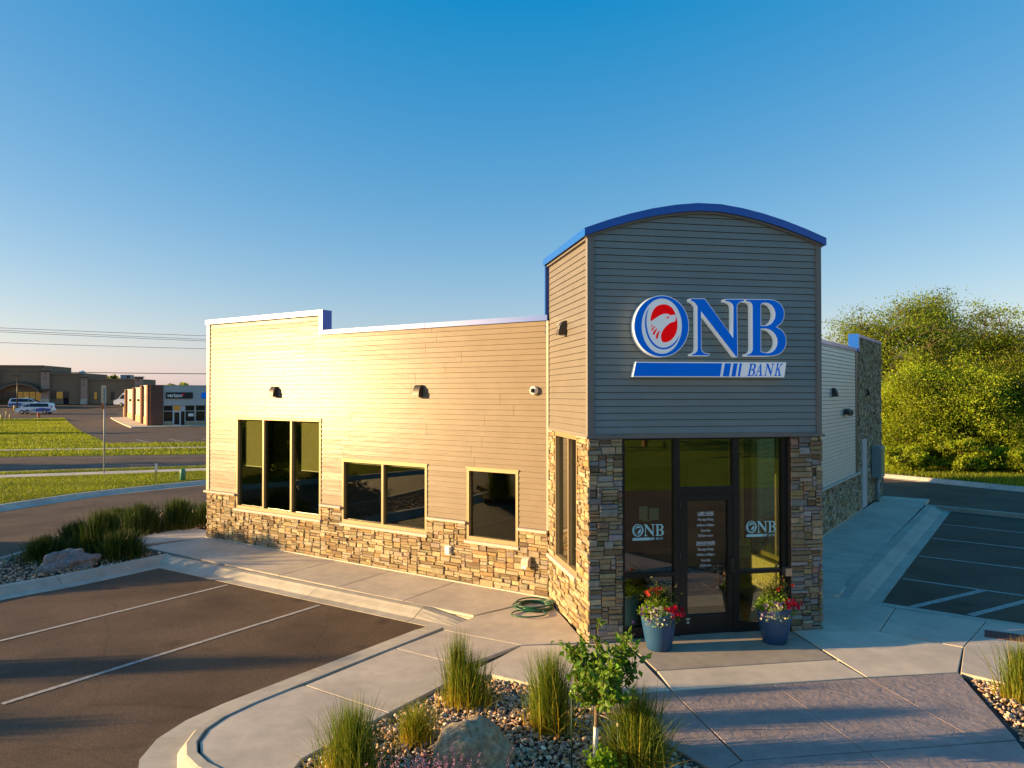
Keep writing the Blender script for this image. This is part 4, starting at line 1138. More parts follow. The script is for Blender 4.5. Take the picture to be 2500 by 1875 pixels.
def rotm(n):
    q = rng.normal(size=(n, 4)); q /= np.linalg.norm(q, axis=1, keepdims=True)
    w, x, y, z = q.T
    return np.stack([np.stack([1 - 2 * (y * y + z * z), 2 * (x * y - z * w), 2 * (x * z + y * w)], -1), np.stack([2 * (x * y + z * w), 1 - 2 * (x * x + z * z), 2 * (y * z - x * w)], -1), np.stack([2 * (x * z - y * w), 2 * (y * z + x * w), 1 - 2 * (x * x + y * y)], -1)], 1)
ROCK = pbr('river_rock', (1, 1, 1), 0.6, 0.18, 40, 120, 0.25, 0.002, attr=True, spec=0.4)
RPAL = np.array([(0.42, 0.33, 0.23), (0.34, 0.25, 0.16), (0.50, 0.42, 0.33), (0.28, 0.22, 0.17), (0.40, 0.24, 0.13), (0.36, 0.33, 0.30), (0.26, 0.26, 0.26), (0.55, 0.50, 0.44), (0.38, 0.27, 0.24), (0.22, 0.19, 0.16)])
def pebbles(name, poly, n, lo_, hi_, z, label, sub=2):
    bx0 = min(p[0] for p in poly); bx1 = max(p[0] for p in poly); by0 = min(p[1] for p in poly); by1 = max(p[1] for p in poly)
    P = rng.uniform((bx0, by0), (bx1, by1), size=(n * 4, 2)); P = P[inside(P, poly)][:n]; n = len(P)
    V0, F0 = ico(sub)
    s = rng.uniform(lo_, hi_, size=(n, 1)) * 0.5
    S = s * rng.uniform([0.8, 0.65, 0.45], [1.3, 1.0, 0.75], size=(n, 3))
    a = rng.uniform(0, 6.283, n); tl = rng.normal(0, 0.3, n)
    V = V0[None] * S[:, None, :]
    V *= 1 + rng.normal(0, 0.05, size=(n, len(V0), 1))
    V = V @ rotm(n) * 0.35 + V * 0.65
    ca, sa = np.cos(a)[:, None], np.sin(a)[:, None]
    X = V[..., 0] * ca - V[..., 1] * sa; Y = V[..., 0] * sa + V[..., 1] * ca
    V = np.stack([X + P[:, :1], Y + P[:, 1:], V[..., 2] + z + (rng.uniform(-0.2, 1.0, size=(n, 1))) * s], -1)
    F = (F0[None] + (np.arange(n) * len(V0))[:, None, None]).reshape(-1, 3)
    c = RPAL[rng.integers(0, len(RPAL), n)] * rng.uniform(0.95, 1.9, (n, 1)) * (1.12, 0.97, 0.78)
    o = mesh_np(name, V.reshape(-1, 3), F, ROCK, np.repeat(c, len(V0), 0))
    tag(o, label, 'gravel', kind='stuff')
BED1 = [(2.65, 9.06), (1.62, 10.0), (1.16, 10.0), (0.30, 9.06), (-0.40, 8.43), (-0.72, 8.02), (-0.80, 7.4), (-0.3, 6.6), (0.4, 5.2), (3.9, 5.2), (3.4, 7.04), (3.03, 8.05)]
BED2 = [(7.84, 8.90), (8.10, 8.46), (9.4, 8.25), (10.8, 9.5), (11.5, 7.5), (10, 5.2), (6.0, 5.2), (6.93, 7.1)]
BED3 = [(-4.66, 18.9), (-5.74, 20.2), (-5.98, 21.1), (-4.6, 22.4), (-4.4, 23.5), (-4.9, 25.3), (-5.9, 25.9), (-6.78, 25.85), (-7.4, 25.2), (-7.85, 22.6), (-7.85, 19.9), (-8.4, 18.45), (-10.1, 16.7), (-13.0, 14.7), (-11.9, 12.3), (-8.95, 14.46), (-6.99, 16.42), (-6.10, 17.2)]
for nm, p_ in (('planting_bed', BED1), ('planting_bed', BED2), ('planting_bed', BED3)): sheet(nm, p_, -0.055, SOIL, skirt=0.1)
in1 = [(2.60, 9.06), (1.60, 9.99), (1.16, 9.98), (0.30, 9.03), (-0.40, 8.40), (-0.70, 8.0), (-0.7, 7.5), (-0.3, 6.9), (0.0, 6.4), (3.5, 6.4), (3.36, 7.04), (3.0, 8.0)]
pebbles('river_rock', in1, 8200, 0.038, 0.075, -0.045, 'tan and grey river rock filling the front bed')
pebbles('river_rock', [(7.84, 8.86), (8.08, 8.46), (9.0, 8.3), (9.2, 7.2), (7.8, 6.6), (6.9, 6.9)], 1500, 0.045, 0.088, -0.045, 'river rock in the bed right of the stamped walk')
pebbles('river_rock', BED3, 7000, 0.05, 0.11, -0.045, 'river rock in the kerbed bed left of the bank', 1)

# ------------------------------------------------------------------ boulders
def boulder(name, c, sx, sy, sz, seed, col, label, rot=0, sub=5, flat=0.0):
    V, F = ico(sub)
    m = pbr('boulder_rock', col, 0.85, 0.45, 16, 45, 0.8, 0.02, spec=0.3, big=3.0)
    out = []
    o3 = Vector((seed * 7.3, seed * 3.1, seed * 1.7))
    for v in V:
        p = Vector(v)
        d = 1 + 0.22 * noise.noise(p * 1.1 + o3) + 0.12 * noise.noise(p * 2.6 + o3) + 0.035 * noise.noise(p * 7 + o3) + 0.015 * noise.noise(p * 18 + o3)
        f = noise.voronoi(p * 1.3 + o3)[0]
        d += flat * (f[1] - f[0] - 0.3)
        out.append(p * d)
    V = np.array(out) * (sx / 2, sy / 2, sz)
    ca, sa = math.cos(rot), math.sin(rot)
    V = np.stack([V[:, 0] * ca - V[:, 1] * sa + c[0], V[:, 0] * sa + V[:, 1] * ca + c[1], np.maximum(V[:, 2] * 0.92 - 0.02, -0.08)], -1)
    o = mesh_np(name, V, F, m)
    tag(o, label, 'boulder')
boulder('boulder', (1.03, 7.78), 0.86, 0.72, 0.45, 2, (0.42, 0.33, 0.20), 'large rounded brown boulder in the front river rock bed', 0.3)
boulder('boulder', (-6.4, 18.05), 1.15, 0.7, 0.40, 5, (0.30, 0.27, 0.25), 'jagged grey boulder near the kerb of the left bed', 0.7, flat=0.5)
boulder('boulder', (-5.75, 23.3), 0.95, 0.6, 0.42, 9, (0.45, 0.34, 0.23), 'pale sunlit boulder between grass clumps at the back of the left bed', 0.4, flat=0.3)

# ------------------------------------------------------------------ ornamental grasses
def blades(n, r0, h, spread, w=0.009, seg=5, stiff=0.6, straw=0.25, wild=0.0):
    a = rng.uniform(0, 6.283, n); rr = np.abs(rng.normal(0, 0.5, n)) * r0
    b0 = np.stack([np.cos(a) * rr, np.sin(a) * rr, np.full(n, -0.04)], -1)
    H = h * rng.beta(5, 2.2, n) * 1.12
    la = a + rng.normal(0, 0.8, n)
    lean = np.abs(rng.normal(0.0, 1.0, n)) * spread * (0.35 + 0.65 * rr / (r0 + 1e-6)) + wild * rng.random(n) ** 6
    t = np.linspace(0, 1, seg + 1)
    out = np.stack([np.cos(la), np.sin(la)], -1)
    pos = np.zeros((n, seg + 1, 3))
    k = (t[None] ** (1.2 + stiff))
    pos[..., 0] = b0[:, None, 0] + out[:, None, 0] * lean[:, None] * k
    pos[..., 1] = b0[:, None, 1] + out[:, None, 1] * lean[:, None] * k
    pos[..., 2] = b0[:, None, 2] + H[:, None] * (t[None] - 0.30 * np.minimum(lean[:, None] / (h + 1e-6), 1.6) * t[None] ** 2.4)
    wd = rng.uniform(0, 6.283, n); side = np.stack([np.cos(wd), np.sin(wd), np.zeros(n)], -1)
    ww = w * rng.uniform(0.6, 1.3, (n, 1)) * (1 - 0.9 * t[None] ** 1.6) * 0.5
    A = pos + side[:, None] * ww[..., None]; B = pos - side[:, None] * ww[..., None]
    V = np.stack([A, B], 2).reshape(-1, 3)
    i = np.arange(n)[:, None] * (seg + 1) * 2 + np.arange(seg)[None] * 2
    F = np.stack([i, i + 1, i + 3, i + 2], -1).reshape(-1, 4)
    g = rng.uniform(0.65, 1.35, (n, 1, 1)) * np.array([1.0, 1.0, 1.0]) * (1 + rng.normal(0, 0.08, (n, 1, 3)))
    dry = (rng.random((n, 1, 1)) < straw)
    g = np.where(dry, g * np.array([2.3, 1.55, 1.3]), g)
    tt = t[None, :, None]
    c = g * (1 - tt) ** 3 * np.array([2.2, 1.3, 1.1]) + g * (1 - (1 - tt) ** 3)
    C = np.repeat(c[:, :, None, :], 2, 2).reshape(-1, 3)
    return V, F, C
def clump(x, y, h, r0, spread, n, label, group, w=0.009, straw=0.2, wild=0.1, mat=None, stiff=0.6):
    rt = empty('ornamental_grass', (x, y, 0), label, 'grass clump', group)
    V, F, C = blades(int(n * 1.25), r0, h, spread, w, straw=straw, wild=wild, stiff=stiff)
    mesh_np('foliage', V + (x, y, 0), F, mat or BLADE, C, False, rt)
    V, F, C = blades(int(n * 0.40), r0 * 1.5, h * 0.45, spread * 1.6, w, straw=0.75, wild=0.05)
    mesh_np('dry_base', V + (x, y, 0), F, mat or BLADE, C, False, rt)
G1 = 'ornamental grasses in the front bed'
clump(-0.16, 7.72, 0.74, 0.26, 0.20, 1000, 'tall green grass clump at the left tip of the front bed', G1, straw=0.12)
clump(1.24, 9.22, 0.66, 0.24, 0.16, 520, 'green grass clump at the far edge of the front bed beside the walk', G1, straw=0.15)
clump(1.08, 9.26, 0.88, 0.15, 0.09, 520, 'tall narrow grass clump at the far edge of the front bed', G1, straw=0.1)
clump(0.52, 8.36, 0.46, 0.20, 0.22, 420, 'small yellowing grass tuft behind the brown boulder', G1, straw=0.6)
clump(2.02, 8.36, 0.90, 0.20, 0.20, 1150, 'dense drooping grass clump left of the staked shrub', G1, straw=0.12, stiff=1.0)
clump(2.70, 7.42, 0.80, 0.26, 0.27, 1300, 'wide arching grass clump behind the staked shrub', G1, straw=0.12, stiff=0.9)
clump(7.98, 8.12, 0.74, 0.22, 0.16, 700, 'bright green grass clump in the bed right of the stamped walk', G1, straw=0.15)
clump(0.02, 7.42, 0.22, 0.22, 0.25, 260, 'low golden grass tuft at the front edge of the bed', G1, straw=0.9)
G3 = 'ornamental grasses in the left bed'
for (x, y, h, lab) in ((-7.25, 19.1, 0.56, 'low dark spiky clump at the left end of the left bed'), (-7.0, 20.3, 0.68, 'dark clump second from the left in the left bed'), (-6.2, 19.5, 1.05, 'tallest dark grass clump behind the jagged grey boulder'), (-5.6, 18.95, 0.66, 'dark rounded clump right of the jagged grey boulder'), (-7.0, 23.4, 0.56, 'small clump at the back of the left bed near the drive'), (-6.05, 22.15, 0.84, 'green clump left of the pale sunlit boulder'), (-5.2, 22.6, 0.88, 'green clump right of the pale sunlit boulder'), (-4.55, 23.5, 0.66, 'partly hidden clump beside the far corner of the bank')):
    clump(x, y, h * 0.98, 0.40, 0.20, 1900, lab, G3, w=0.018, straw=0.03, wild=0.04, mat=BLADE_SHADED, stiff=1.0)
# lavender-coloured catmint at the very front
rt = empty('catmint_plant', (0.55, 7.25, 0), 'pinkish purple flowering catmint in front of the brown boulder', 'flower plant')
V, F, C = blades(240, 0.55, 0.24, 0.14, 0.008, straw=0.0); mesh_np('foliage', V + (0.55, 7.22, 0), F, BLADE, C, False, rt)
n = 2600; st_ = rng.integers(0, 110, n); ax = rng.normal(0, 0.30, 110); ay = rng.normal(0, 0.13, 110); hh = rng.uniform(0.12, 0.33, 110)
lx = rng.normal(0, 0.12, 110)
tt = rng.random(n) * 0.55 + 0.45
Pc = np.stack([0.55 + ax[st_] + lx[st_] * tt * 0.5, 7.24 + ay[st_], hh[st_] * tt], -1) + rng.normal(0, 0.006, (n, 3))
def leaves_at(P, size, cols, aspect=0.55, flatbias=0.0):
    n = len(P); M = rotm(n)
    if flatbias:
        up = np.array([0, 0, 1.0])
        M = M * (1 - flatbias) + np.eye(3)[None] * flatbias
    u = M[:, :, 0]; v = M[:, :, 1]; w = np.cross(u, v)
    u /= np.linalg.norm(u, axis=1, keepdims=True) + 1e-9; v -= u * (u * v).sum(1, keepdims=True); v /= np.linalg.norm(v, axis=1, keepdims=True) + 1e-9; w = np.cross(u, v)
    s = size.reshape(-1, 1)
    V = np.stack([P, P + u * s * 0.45 + v * s * aspect * 0.5 + w * s * 0.10, P + u * s, P + u * s * 0.45 - v * s * aspect * 0.5 + w * s * 0.10], 1).reshape(-1, 3)
    i = np.arange(n)[:, None] * 4
    F = np.concatenate([i + [[0, 1, 2]], i + [[0, 2, 3]]], 0)
    return V, F, np.repeat(cols, 4, 0)
V, F, C = leaves_at(Pc, rng.uniform(0.010, 0.018, n), np.array([(0.50, 0.26, 0.42)]) * rng.uniform(0.6, 1.3, (n, 1)), 0.8)
mesh_np('blooms', V, F, PETAL, C, False, rt)

# ------------------------------------------------------------------ staked shrub
TX, TY = 2.27, 7.46
rt = empty('staked_shrub', (TX, TY, 0), 'young leafy shrub on a slender trunk with white trunk guard', 'shrub')
b = MB(); b.tube([(TX, TY, 0), (TX + 0.01, TY, 0.25), (TX + 0.015, TY, 0.52), (TX + 0.01, TY, 0.66)], [0.026, 0.025, 0.023, 0.03], 10); b.build('trunk', BARK, rt, True)
b = MB(); b.tube([(TX, TY, 0.02), (TX + 0.005, TY, 0.2), (TX + 0.012, TY, 0.36)], 0.028, 14); b.build('trunk_guard', WHITE_P, rt, True)
tips = []; b = MB()
rs2 = random.Random(4)
def sub_branch(p, d, L, r_, depth):
    p = Vector(p); d = Vector(d).normalized(); pts = [p]
    m = 4
    for k in range(m):
        d = (d + Vector((rs2.uniform(-0.2, 0.2), rs2.uniform(-0.2, 0.2), 0.14))).normalized()
        pts.append(pts[-1] + d * L / m)
        if k >= 1 or depth == 0: tips.append((pts[-1].copy(), d.copy()))
    b.tube(pts, [r_, r_ * 0.85, r_ * 0.7, r_ * 0.6, r_ * 0.4], 5)
    if depth > 0:
        for k in range(3):
            q = pts[rs2.randint(1, 4)]
            sub_branch(q, d + Vector((rs2.uniform(-0.8, 0.8), rs2.uniform(-0.8, 0.8), rs2.uniform(0.1, 0.7))), L * rs2.uniform(0.45, 0.75), r_ * 0.55, depth - 1)
for k in range(24):
    a = k * 2.4; el = rs2.uniform(0.02, 1.2)
    sub_branch((TX + 0.01, TY, 0.56 + 0.05 * rs2.random()), (math.cos(a) * math.cos(el), math.sin(a) * math.cos(el), math.sin(el)), rs2.uniform(0.32, 0.46) + 0.16 * (1.2 - el), 0.008, 1)
b.build('branches', TWIG, rt, True)
P_ = []; S_ = []
for t_, d in tips:
    if rs2.random() < 0.22: continue
    for k in range(rs2.randint(5, 10)):
        P_.append(t_ + Vector((rs2.gauss(0, 0.02), rs2.gauss(0, 0.02), rs2.gauss(0, 0.02)))); S_.append(rs2.uniform(0.04, 0.10))
P_ = np.array(P_)
c_ = np.array([(1, 1, 1)]) * rng.uniform(0.55, 1.45, (len(P_), 1)) * (1 + rng.normal(0, 0.06, (len(P_), 3)))
V, F, C = leaves_at(P_, np.array(S_), c_, 0.6, 0.25); mesh_np('crown', V, F, LEAF_H, C, False, rt)
GST = pbr('stake_green', (0.01, 0.05, 0.03), 0.5, 0.1, bst=0); ROPE = pbr('rope', (0.5, 0.42, 0.30), 0.9, 0.2, 60, bst=0)
for (x, y, h, lab) in ((2.02, 7.45, 0.78, 'green metal stake left of the young shrub'), (2.48, 7.36, 0.46, 'green metal stake right of the young shrub with a rope tied on')):
    rt = empty('plant_stake', (x, y, 0), lab, 'stake', 'stakes holding the young shrub')
    b = MB(); b.tube([(x, y, -0.05), (x, y, h)], 0.008, 8); b.build('rod', GST, rt, True)
    b = MB(); zt = h - 0.05
    b.tube([(x, y, zt), lerp((x, y, zt), (TX + 0.015, TY, 0.52 if h < 0.6 else 0.72), 0.5), (TX + 0.015, TY - 0.03, 0.5 if h < 0.6 else 0.70)], 0.007, 6)
    b.tube([(x + 0.012 * math.cos(t), y + 0.012 * math.sin(t), zt - 0.02 + 0.002 * t) for t in np.linspace(0, 18, 40)], 0.006, 5)
    b.build('rope', ROPE, rt, True)
rt = empty('leafy_plant', (2.27, 7.22, 0), 'small bright green leafy plant at the foot of the staked shrub', 'plant')
n = 260; P_ = np.stack([rng.normal(2.27, 0.075, n), rng.normal(7.24, 0.06, n), np.abs(rng.normal(0.10, 0.06, n))], -1)
V, F, C = leaves_at(P_, rng.uniform(0.04, 0.085, n), np.array([(1.5, 1.5, 0.9)]) * rng.uniform(0.7, 1.3, (n, 1)), 0.65, 0.3); mesh_np('foliage', V, F, LEAF_H, C, False, rt)
b = MB()
for k in range(8): b.tube([(2.27, 7.24, -0.03), (2.27 + rs2.uniform(-0.08, 0.08), 7.24 + rs2.uniform(-0.06, 0.06), 0.16)], 0.004, 5)
b.build('stems', TWIG, rt)

# ------------------------------------------------------------------ flower pots at the door
def pot(x, y, tilt, label, seed, sc=1.0):
    global rng
    rng = np.random.default_rng(seed)
    rt = empty('flower_pot', (x, y, 0), label, 'flower pot', 'flower pots beside the door')
    n = 40; prof = [(0.0, 0.0, 0), (0.165, 0.0, 0), (0.178, 0.012, 0), (0.205, 0.15, 0.2), (0.235, 0.32, 0.5), (0.258, 0.48, 1.0), (0.262, 0.53, 1), (0.268, 0.548, 1), (0.258, 0.556, 1), (0.246, 0.55, 1), (0.235, 0.46, 0.8), (0.0, 0.45, 0)]
    V = []
    for r_, z, t_ in prof:
        for k in range(n):
            a = 2 * math.pi * k / n
            V.append((x + r_ * sc * math.cos(a), y + r_ * sc * math.sin(a), z * sc + t_ * 0.055 * math.cos(a - tilt)))
    F = [[i * n + k, i * n + (k + 1) % n, (i + 1) * n + (k + 1) % n, (i + 1) * n + k] for i in range(len(prof) - 1) for k in range(n)]
    mk('pot', V, F, POT, rt, True)
    b = MB(); b.lathe([(0.23 * sc, 0.44), (0.23 * sc, 0.47)], (x, y, 0), 24); b.build('soil', SOIL, rt)
    n = 1500; a = rng.uniform(0, 6.283, n); rr = np.sqrt(rng.random(n)) * 0.30
    front = np.clip(-np.sin(a), 0, 1)
    P_ = np.stack([x + np.cos(a) * rr, y + np.sin(a) * rr * 0.9, 0.50 + 0.28 * (1 - (rr / 0.33) ** 2) * rng.random(n) - front * np.clip(rr - 0.2, 0, 1) * 1.6 * rng.random(n)], -1)
    V, F, C = leaves_at(P_, rng.uniform(0.025, 0.05, n), np.array([(1.5, 1.35, 1.0)]) * rng.uniform(0.5, 1.5, (n, 1)), 0.5, 0.2); mesh_np('foliage', V, F, LEAF_H, C, False, rt)
    n = 900; P_ = np.stack([rng.normal(x + 0.04, 0.10, n), rng.normal(y + 0.06, 0.07, n), 0.66 + np.abs(rng.normal(0, 0.11, n))], -1)
    V, F, C = leaves_at(P_, rng.uniform(0.03, 0.065, n), np.array([(0.55, 0.38, 0.55)]) * rng.uniform(0.5, 1.4, (n, 1)), 0.35, 0.1); mesh_np('dark_foliage', V, F, LEAF_H, C, False, rt)
    def blooms(name, n, fx, fy, z0, z1, col, size, out=1.0):
        c = np.stack([x + fx[0] + rng.normal(0, fx[1], n), y + fy[0] + rng.normal(0, fy[1], n), rng.uniform(z0, z1, n)], -1)
        V0, F0 = [], []
        Vs = []; Fs = []; Cs = []; k0 = 0
        for p in c:
            s = size * rng.uniform(0.75, 1.25); nrm = Vector((rng.normal(0, 0.5), -1, rng.normal(0.35, 0.3))).normalized()
            u = nrm.orthogonal().normalized(); w = nrm.cross(u); sh = rng.uniform(0.65, 1.25)
            Vs.append(tuple(Vector(p) + nrm * s * 0.05)); Cs.append([q * sh * 0.45 for q in col]); m = 10
            for k in range(m):
                t = 2 * math.pi * k / m; rad = s * (0.55 if k % 2 == 0 else 0.42)
                Vs.append(tuple(Vector(p) + (u * math.cos(t) + w * math.sin(t)) * rad + nrm * s * 0.16)); Cs.append([q * sh for q in col])
            Fs += [[k0, k0 + 1 + k, k0 + 1 + (k + 1) % m] for k in range(m)]; k0 += m + 1
        mesh_np(name, np.array(Vs), np.array(Fs), PETAL, np.array(Cs), False, rt)['kind'] = 'stuff'
    s_ = 1 if tilt < 1.5 else 1
    blooms('white_blooms', 70, (-0.10, 0.10), (-0.20, 0.05), 0.40, 0.66, (0.80, 0.76, 0.55), 0.034)
    blooms('red_blooms', 34, (0.17, 0.06), (-0.17, 0.05), 0.52, 0.66, (0.62, 0.004, 0.03), 0.062)
    blooms('orange_blooms', 8, (-0.10 if seed == 1 else 0.1, 0.09), (-0.05, 0.06), 0.74, 0.92, (0.62, 0.045, 0.012), 0.05)
    blooms('purple_blooms', 30, (-0.14, 0.14), (-0.20, 0.06), 0.46, 0.68, (0.36, 0.14, 0.42), 0.036)
pot(4.20, 10.60, 0.3, 'blue pot of mixed flowers left of the entrance door', 1)
pot(6.03, 10.56, 0.3, 'blue pot of mixed flowers right of the entrance door', 2)
rng = np.random.default_rng(21)

# ------------------------------------------------------------------ garden hose
pts = []
for k in range(0, 8 * 24):
    t = k / 24 * 2 * math.pi; lap = k // 24
    rr = 0.29 + 0.035 * math.sin(t * 0.37 + lap) + 0.02 * (lap % 3)
    pts.append((2.86 + rr * math.cos(t) + 0.02 * math.sin(lap * 2.1), 13.02 + rr * 0.9 * math.sin(t) + 0.02 * math.cos(lap * 1.7), 0.013 + 0.017 * (lap % 5) + 0.008 * math.sin(t * 2 + lap)))
for k in range(30):
    t = k / 29 * 2 * math.pi * 1.15 + math.pi * 0.5
    pts.append((2.68 + 0.30 * math.cos(t), 12.62 + 0.22 * math.sin(t), 0.016 + 0.012 * abs(math.sin(t))))
b = MB(); b.tube(pts, 0.0125, 8); o = b.build('garden_hose', HOSE, None, True); tag(o, 'coiled dark green garden hose on the walk beside the tower', 'hose')

# ------------------------------------------------------------------ trees
def tree(name, x, y, h, rx, rz, zc, seed, label, group, mat, nl=15000, leaf=(0.075, 0.15), lobes=26, gap=0.45, trunk_r=0.16, base_z=0.0, twigs=9):
    r = random.Random(seed); g = np.random.default_rng(seed)
    rt = empty(name, (x, y, base_z), label, name, group)
    b = MB()
    top = Vector((x, y, base_z + zc))
    b.tube([(x, y, base_z - 0.2), (x + 0.1, y, base_z + zc * 0.4), (x + r.uniform(-0.3, 0.3), y, base_z + zc * 0.9)], [trunk_r, trunk_r * 0.8, trunk_r * 0.45], 8)
    cl = []
    for k in range(lobes):
        while True:
            p = Vector((r.uniform(-1, 1), r.uniform(-1, 1), r.uniform(-1, 1)))
            if 0.25 < p.length < 1: break
        q = Vector((x + p.x * rx * 0.85, y + p.y * rx * 0.85, base_z + zc + p.z * rz * 0.85))
        if q.z < base_z + 0.3: q.z = base_z + 0.3 + r.random() * 0.5
        s0 = Vector((x, y, base_z + max(0.4, min(zc * 0.95, q.z - base_z - rx * 0.45))))
        mid = s0.lerp(q, 0.5) + Vector((r.uniform(-0.25, 0.25), r.uniform(-0.25, 0.25), 0.2))
        b.tube([s0, mid, q], [trunk_r * 0.32, trunk_r * 0.2, trunk_r * 0.07], 5)
        rad = r.uniform(0.28, 0.5) * min(rx, rz)
        for _ in range(twigs):
            e = q + Vector((g.normal(0, rad * 0.55), g.normal(0, rad * 0.55), g.normal(0, rad * 0.42)))
            b.tube([q, q.lerp(e, 0.6) + Vector((0, 0, 0.08)), e], [0.02, 0.013, 0.006], 4)
            cl.append((e, rad))
    b.build('trunk', BARK, rt, True)
    per = max(4, int(nl * (1.7 if leaf[1] < 0.2 else 1.0)) // len(cl))
    P = []; Cc = []
    for e, rad in cl:
        k = int(per * r.uniform(0.4, 1.6)); sp = rad * gap
        P.append(g.normal(0, 1, (k, 3)) * (sp * 0.75, sp * 0.75, sp * 0.42) + np.array(e))
        Cc.append(np.full((k, 1), r.uniform(0.45, 1.35)))
    P = np.concatenate(P); Cc = np.concatenate(Cc)
    P[:, 2] = np.maximum(P[:, 2], base_z + 0.05)
    global rng
    rng = g
    cols = np.array([(1, 1, 1)]) * Cc * g.uniform(0.6, 1.4, (len(P), 1)) * (1 + g.normal(0, 0.07, (len(P), 3)))
    V, F, C = leaves_at(P, g.uniform(leaf[0], leaf[1], len(P)), cols, 0.55, 0.15)
    mesh_np('crown', V, F, mat, C, False, rt)
    return rt
FW = Vector((math.sin(R(10.7)), math.cos(R(10.7)))); RT = Vector((FW.y, -FW.x))
def at(px, depth):
    v = FW * depth + RT * ((px - 1250) / 1853 * depth); return v.x, v.y
TG = 'trees beyond the right drive'
def zpx(py, depth): return 3.75 + (960 - py) / 1853 * depth
def T(px, depth, top, halfpx, seed, label, mat, bot=None, **kw):
    x, y = at(px, depth); zt = zpx(top, depth); rx = halfpx / 1853 * depth
    zb = 0.1 if bot is None else zpx(bot, depth)
    tree('tree', x, y, zt, rx, (zt - zb) / 2, (zt + zb) / 2, seed, label, TG, mat, **kw)
T(2165, 44, 716, 150, 3, 'tall airy tree rising behind the bank parapet', LEAF, bot=960, nl=24000, gap=0.6, lobes=46, trunk_r=0.2)
T(2290, 47, 725, 95, 14, 'slim tall tree just right of the airy tree', LEAF, bot=960, nl=16000, gap=0.6, lobes=30)
T(2400, 42, 755, 120, 5, 'broad dark tree in the middle of the tree line', LEAF, bot=1100, nl=22000, lobes=40)
T(2540, 40, 762, 130, 6, 'big dark tree at the right edge of the view', LEAF, bot=1120, nl=22000, lobes=40)
T(2235, 39, 885, 110, 7, 'rounded green bush nearest the bank corner', LEAF_Y, nl=26000, lobes=44, gap=0.55)
T(2360, 38.5, 870, 105, 8, 'dense yellow-green bush in the middle of the hedge row', LEAF_Y, nl=26000, lobes=44, gap=0.55)
T(2470, 37.5, 1000, 85, 9, 'bright yellow-green bush low at the right edge', LEAF_Y, nl=20000, lobes=36, gap=0.55)
T(2180, 40, 960, 90, 10, 'low bush half hidden behind the stone wall', LEAF_Y, nl=16000, lobes=30, gap=0.55)
T(2570, 38, 900, 110, 11, 'leafy bush cut off by the right edge', LEAF, nl=18000, lobes=36, gap=0.55)
T(2310, 37.5, 1040, 75, 12, 'low bush in front of the hedge row', LEAF_Y, nl=14000, lobes=28, gap=0.55)
T(2405, 37, 1090, 60, 15, 'lowest bush close to the kerb of the drive', LEAF_Y, nl=10000, lobes=22, gap=0.55)
T(2215, 36.3, 1085, 55, 16, 'low bush at the bank end of the kerb planting', LEAF_Y, nl=9000, lobes=20, gap=0.55)
T(2345, 35.9, 1075, 60, 17, 'low bush in the middle of the kerb planting', LEAF_Y, nl=9000, lobes=20, gap=0.55)
T(2480, 35.6, 1085, 60, 18, 'low bush at the right end of the kerb planting', LEAF_Y, nl=9000, lobes=20, gap=0.55)
# trees far left, on the hill behind the shops, and across the street behind the camera
BG = 'distant trees behind the shops'
for i, (px, dep, top, half) in enumerate(((220, 190, 917, 14), (262, 195, 914, 22), (305, 195, 918, 18), (356, 190, 927, 28), (415, 230, 936, 24), (452, 230, 937, 24))):
    x, y = at(px, dep); zt = zpx(top, dep)
    tree('tree', x, y, zt, half / 1853 * dep, 2.2, zt - 2.2, 30 + i, ['dark tree behind the brown store left of its roof unit', 'dark tree just left of the roof unit on the brown store', 'dark tree right of the roof unit on the brown store', 'round dark tree between the brown store and the phone shop', 'far tree showing above the left of the phone shop', 'far tree showing above the right of the phone shop'][i], BG, LEAF, nl=1500, leaf=(0.5, 0.9), lobes=14, twigs=5, base_z=0.0)
for i, (x, y) in enumerate(((8, -17), (14, -15), (19.5, -22), (26, -14), (17, -33))):
    tree('tree', x, y, 9, 3.2, 3.2, 4.6, 50 + i, ['tree at the far left of the grass bank across the street', 'tree on the grass bank across the street facing the door', 'tree on the grass bank right of the door axis', 'tree at the right of the grass bank across the street', 'outermost tree on the grass bank across the street'][i], 'trees on the bank across the street', LEAF, nl=5000, leaf=(0.25, 0.45), lobes=20, twigs=6, base_z=1.2 if y > -20 else 3.2)
rng = np.random.default_rng(99)
for i, (x, y, h) in enumerate(((-44, 45.6, 6.5), (-62, 83, 7.5), (-66, 70, 6.0), (-84, 117, 8.5), (-92, 150, 9.0))):
    tree('tree', x, y, h, 2.0, h * 0.4, h * 0.6, 70 + i, ['street tree left of the view beside the road', 'tree left of the view on the far grass', 'smaller tree left of the view on the far grass', 'tree left of the view beside the far lot', 'tree left of the view near the brown store'][i], 'trees left of the view', LEAF, nl=5000, leaf=(0.22, 0.4), lobes=22, twigs=6, base_z=terL(y))
for i, (x, y) in enumerate(((-20.0, 18.9), (-20.6, 21.6))):  # unseen bushes, placed to throw shade over the left bed
    tree('bush', x, y, 3.0, 1.7, 1.45, 1.5, 90 + i, ['nearer dense round bush on the lawn left of the view', 'farther dense round bush on the lawn left of the view'][i], 'round bushes on the left lawn', LEAF, nl=9000, leaf=(0.18, 0.3), lobes=34, twigs=8)
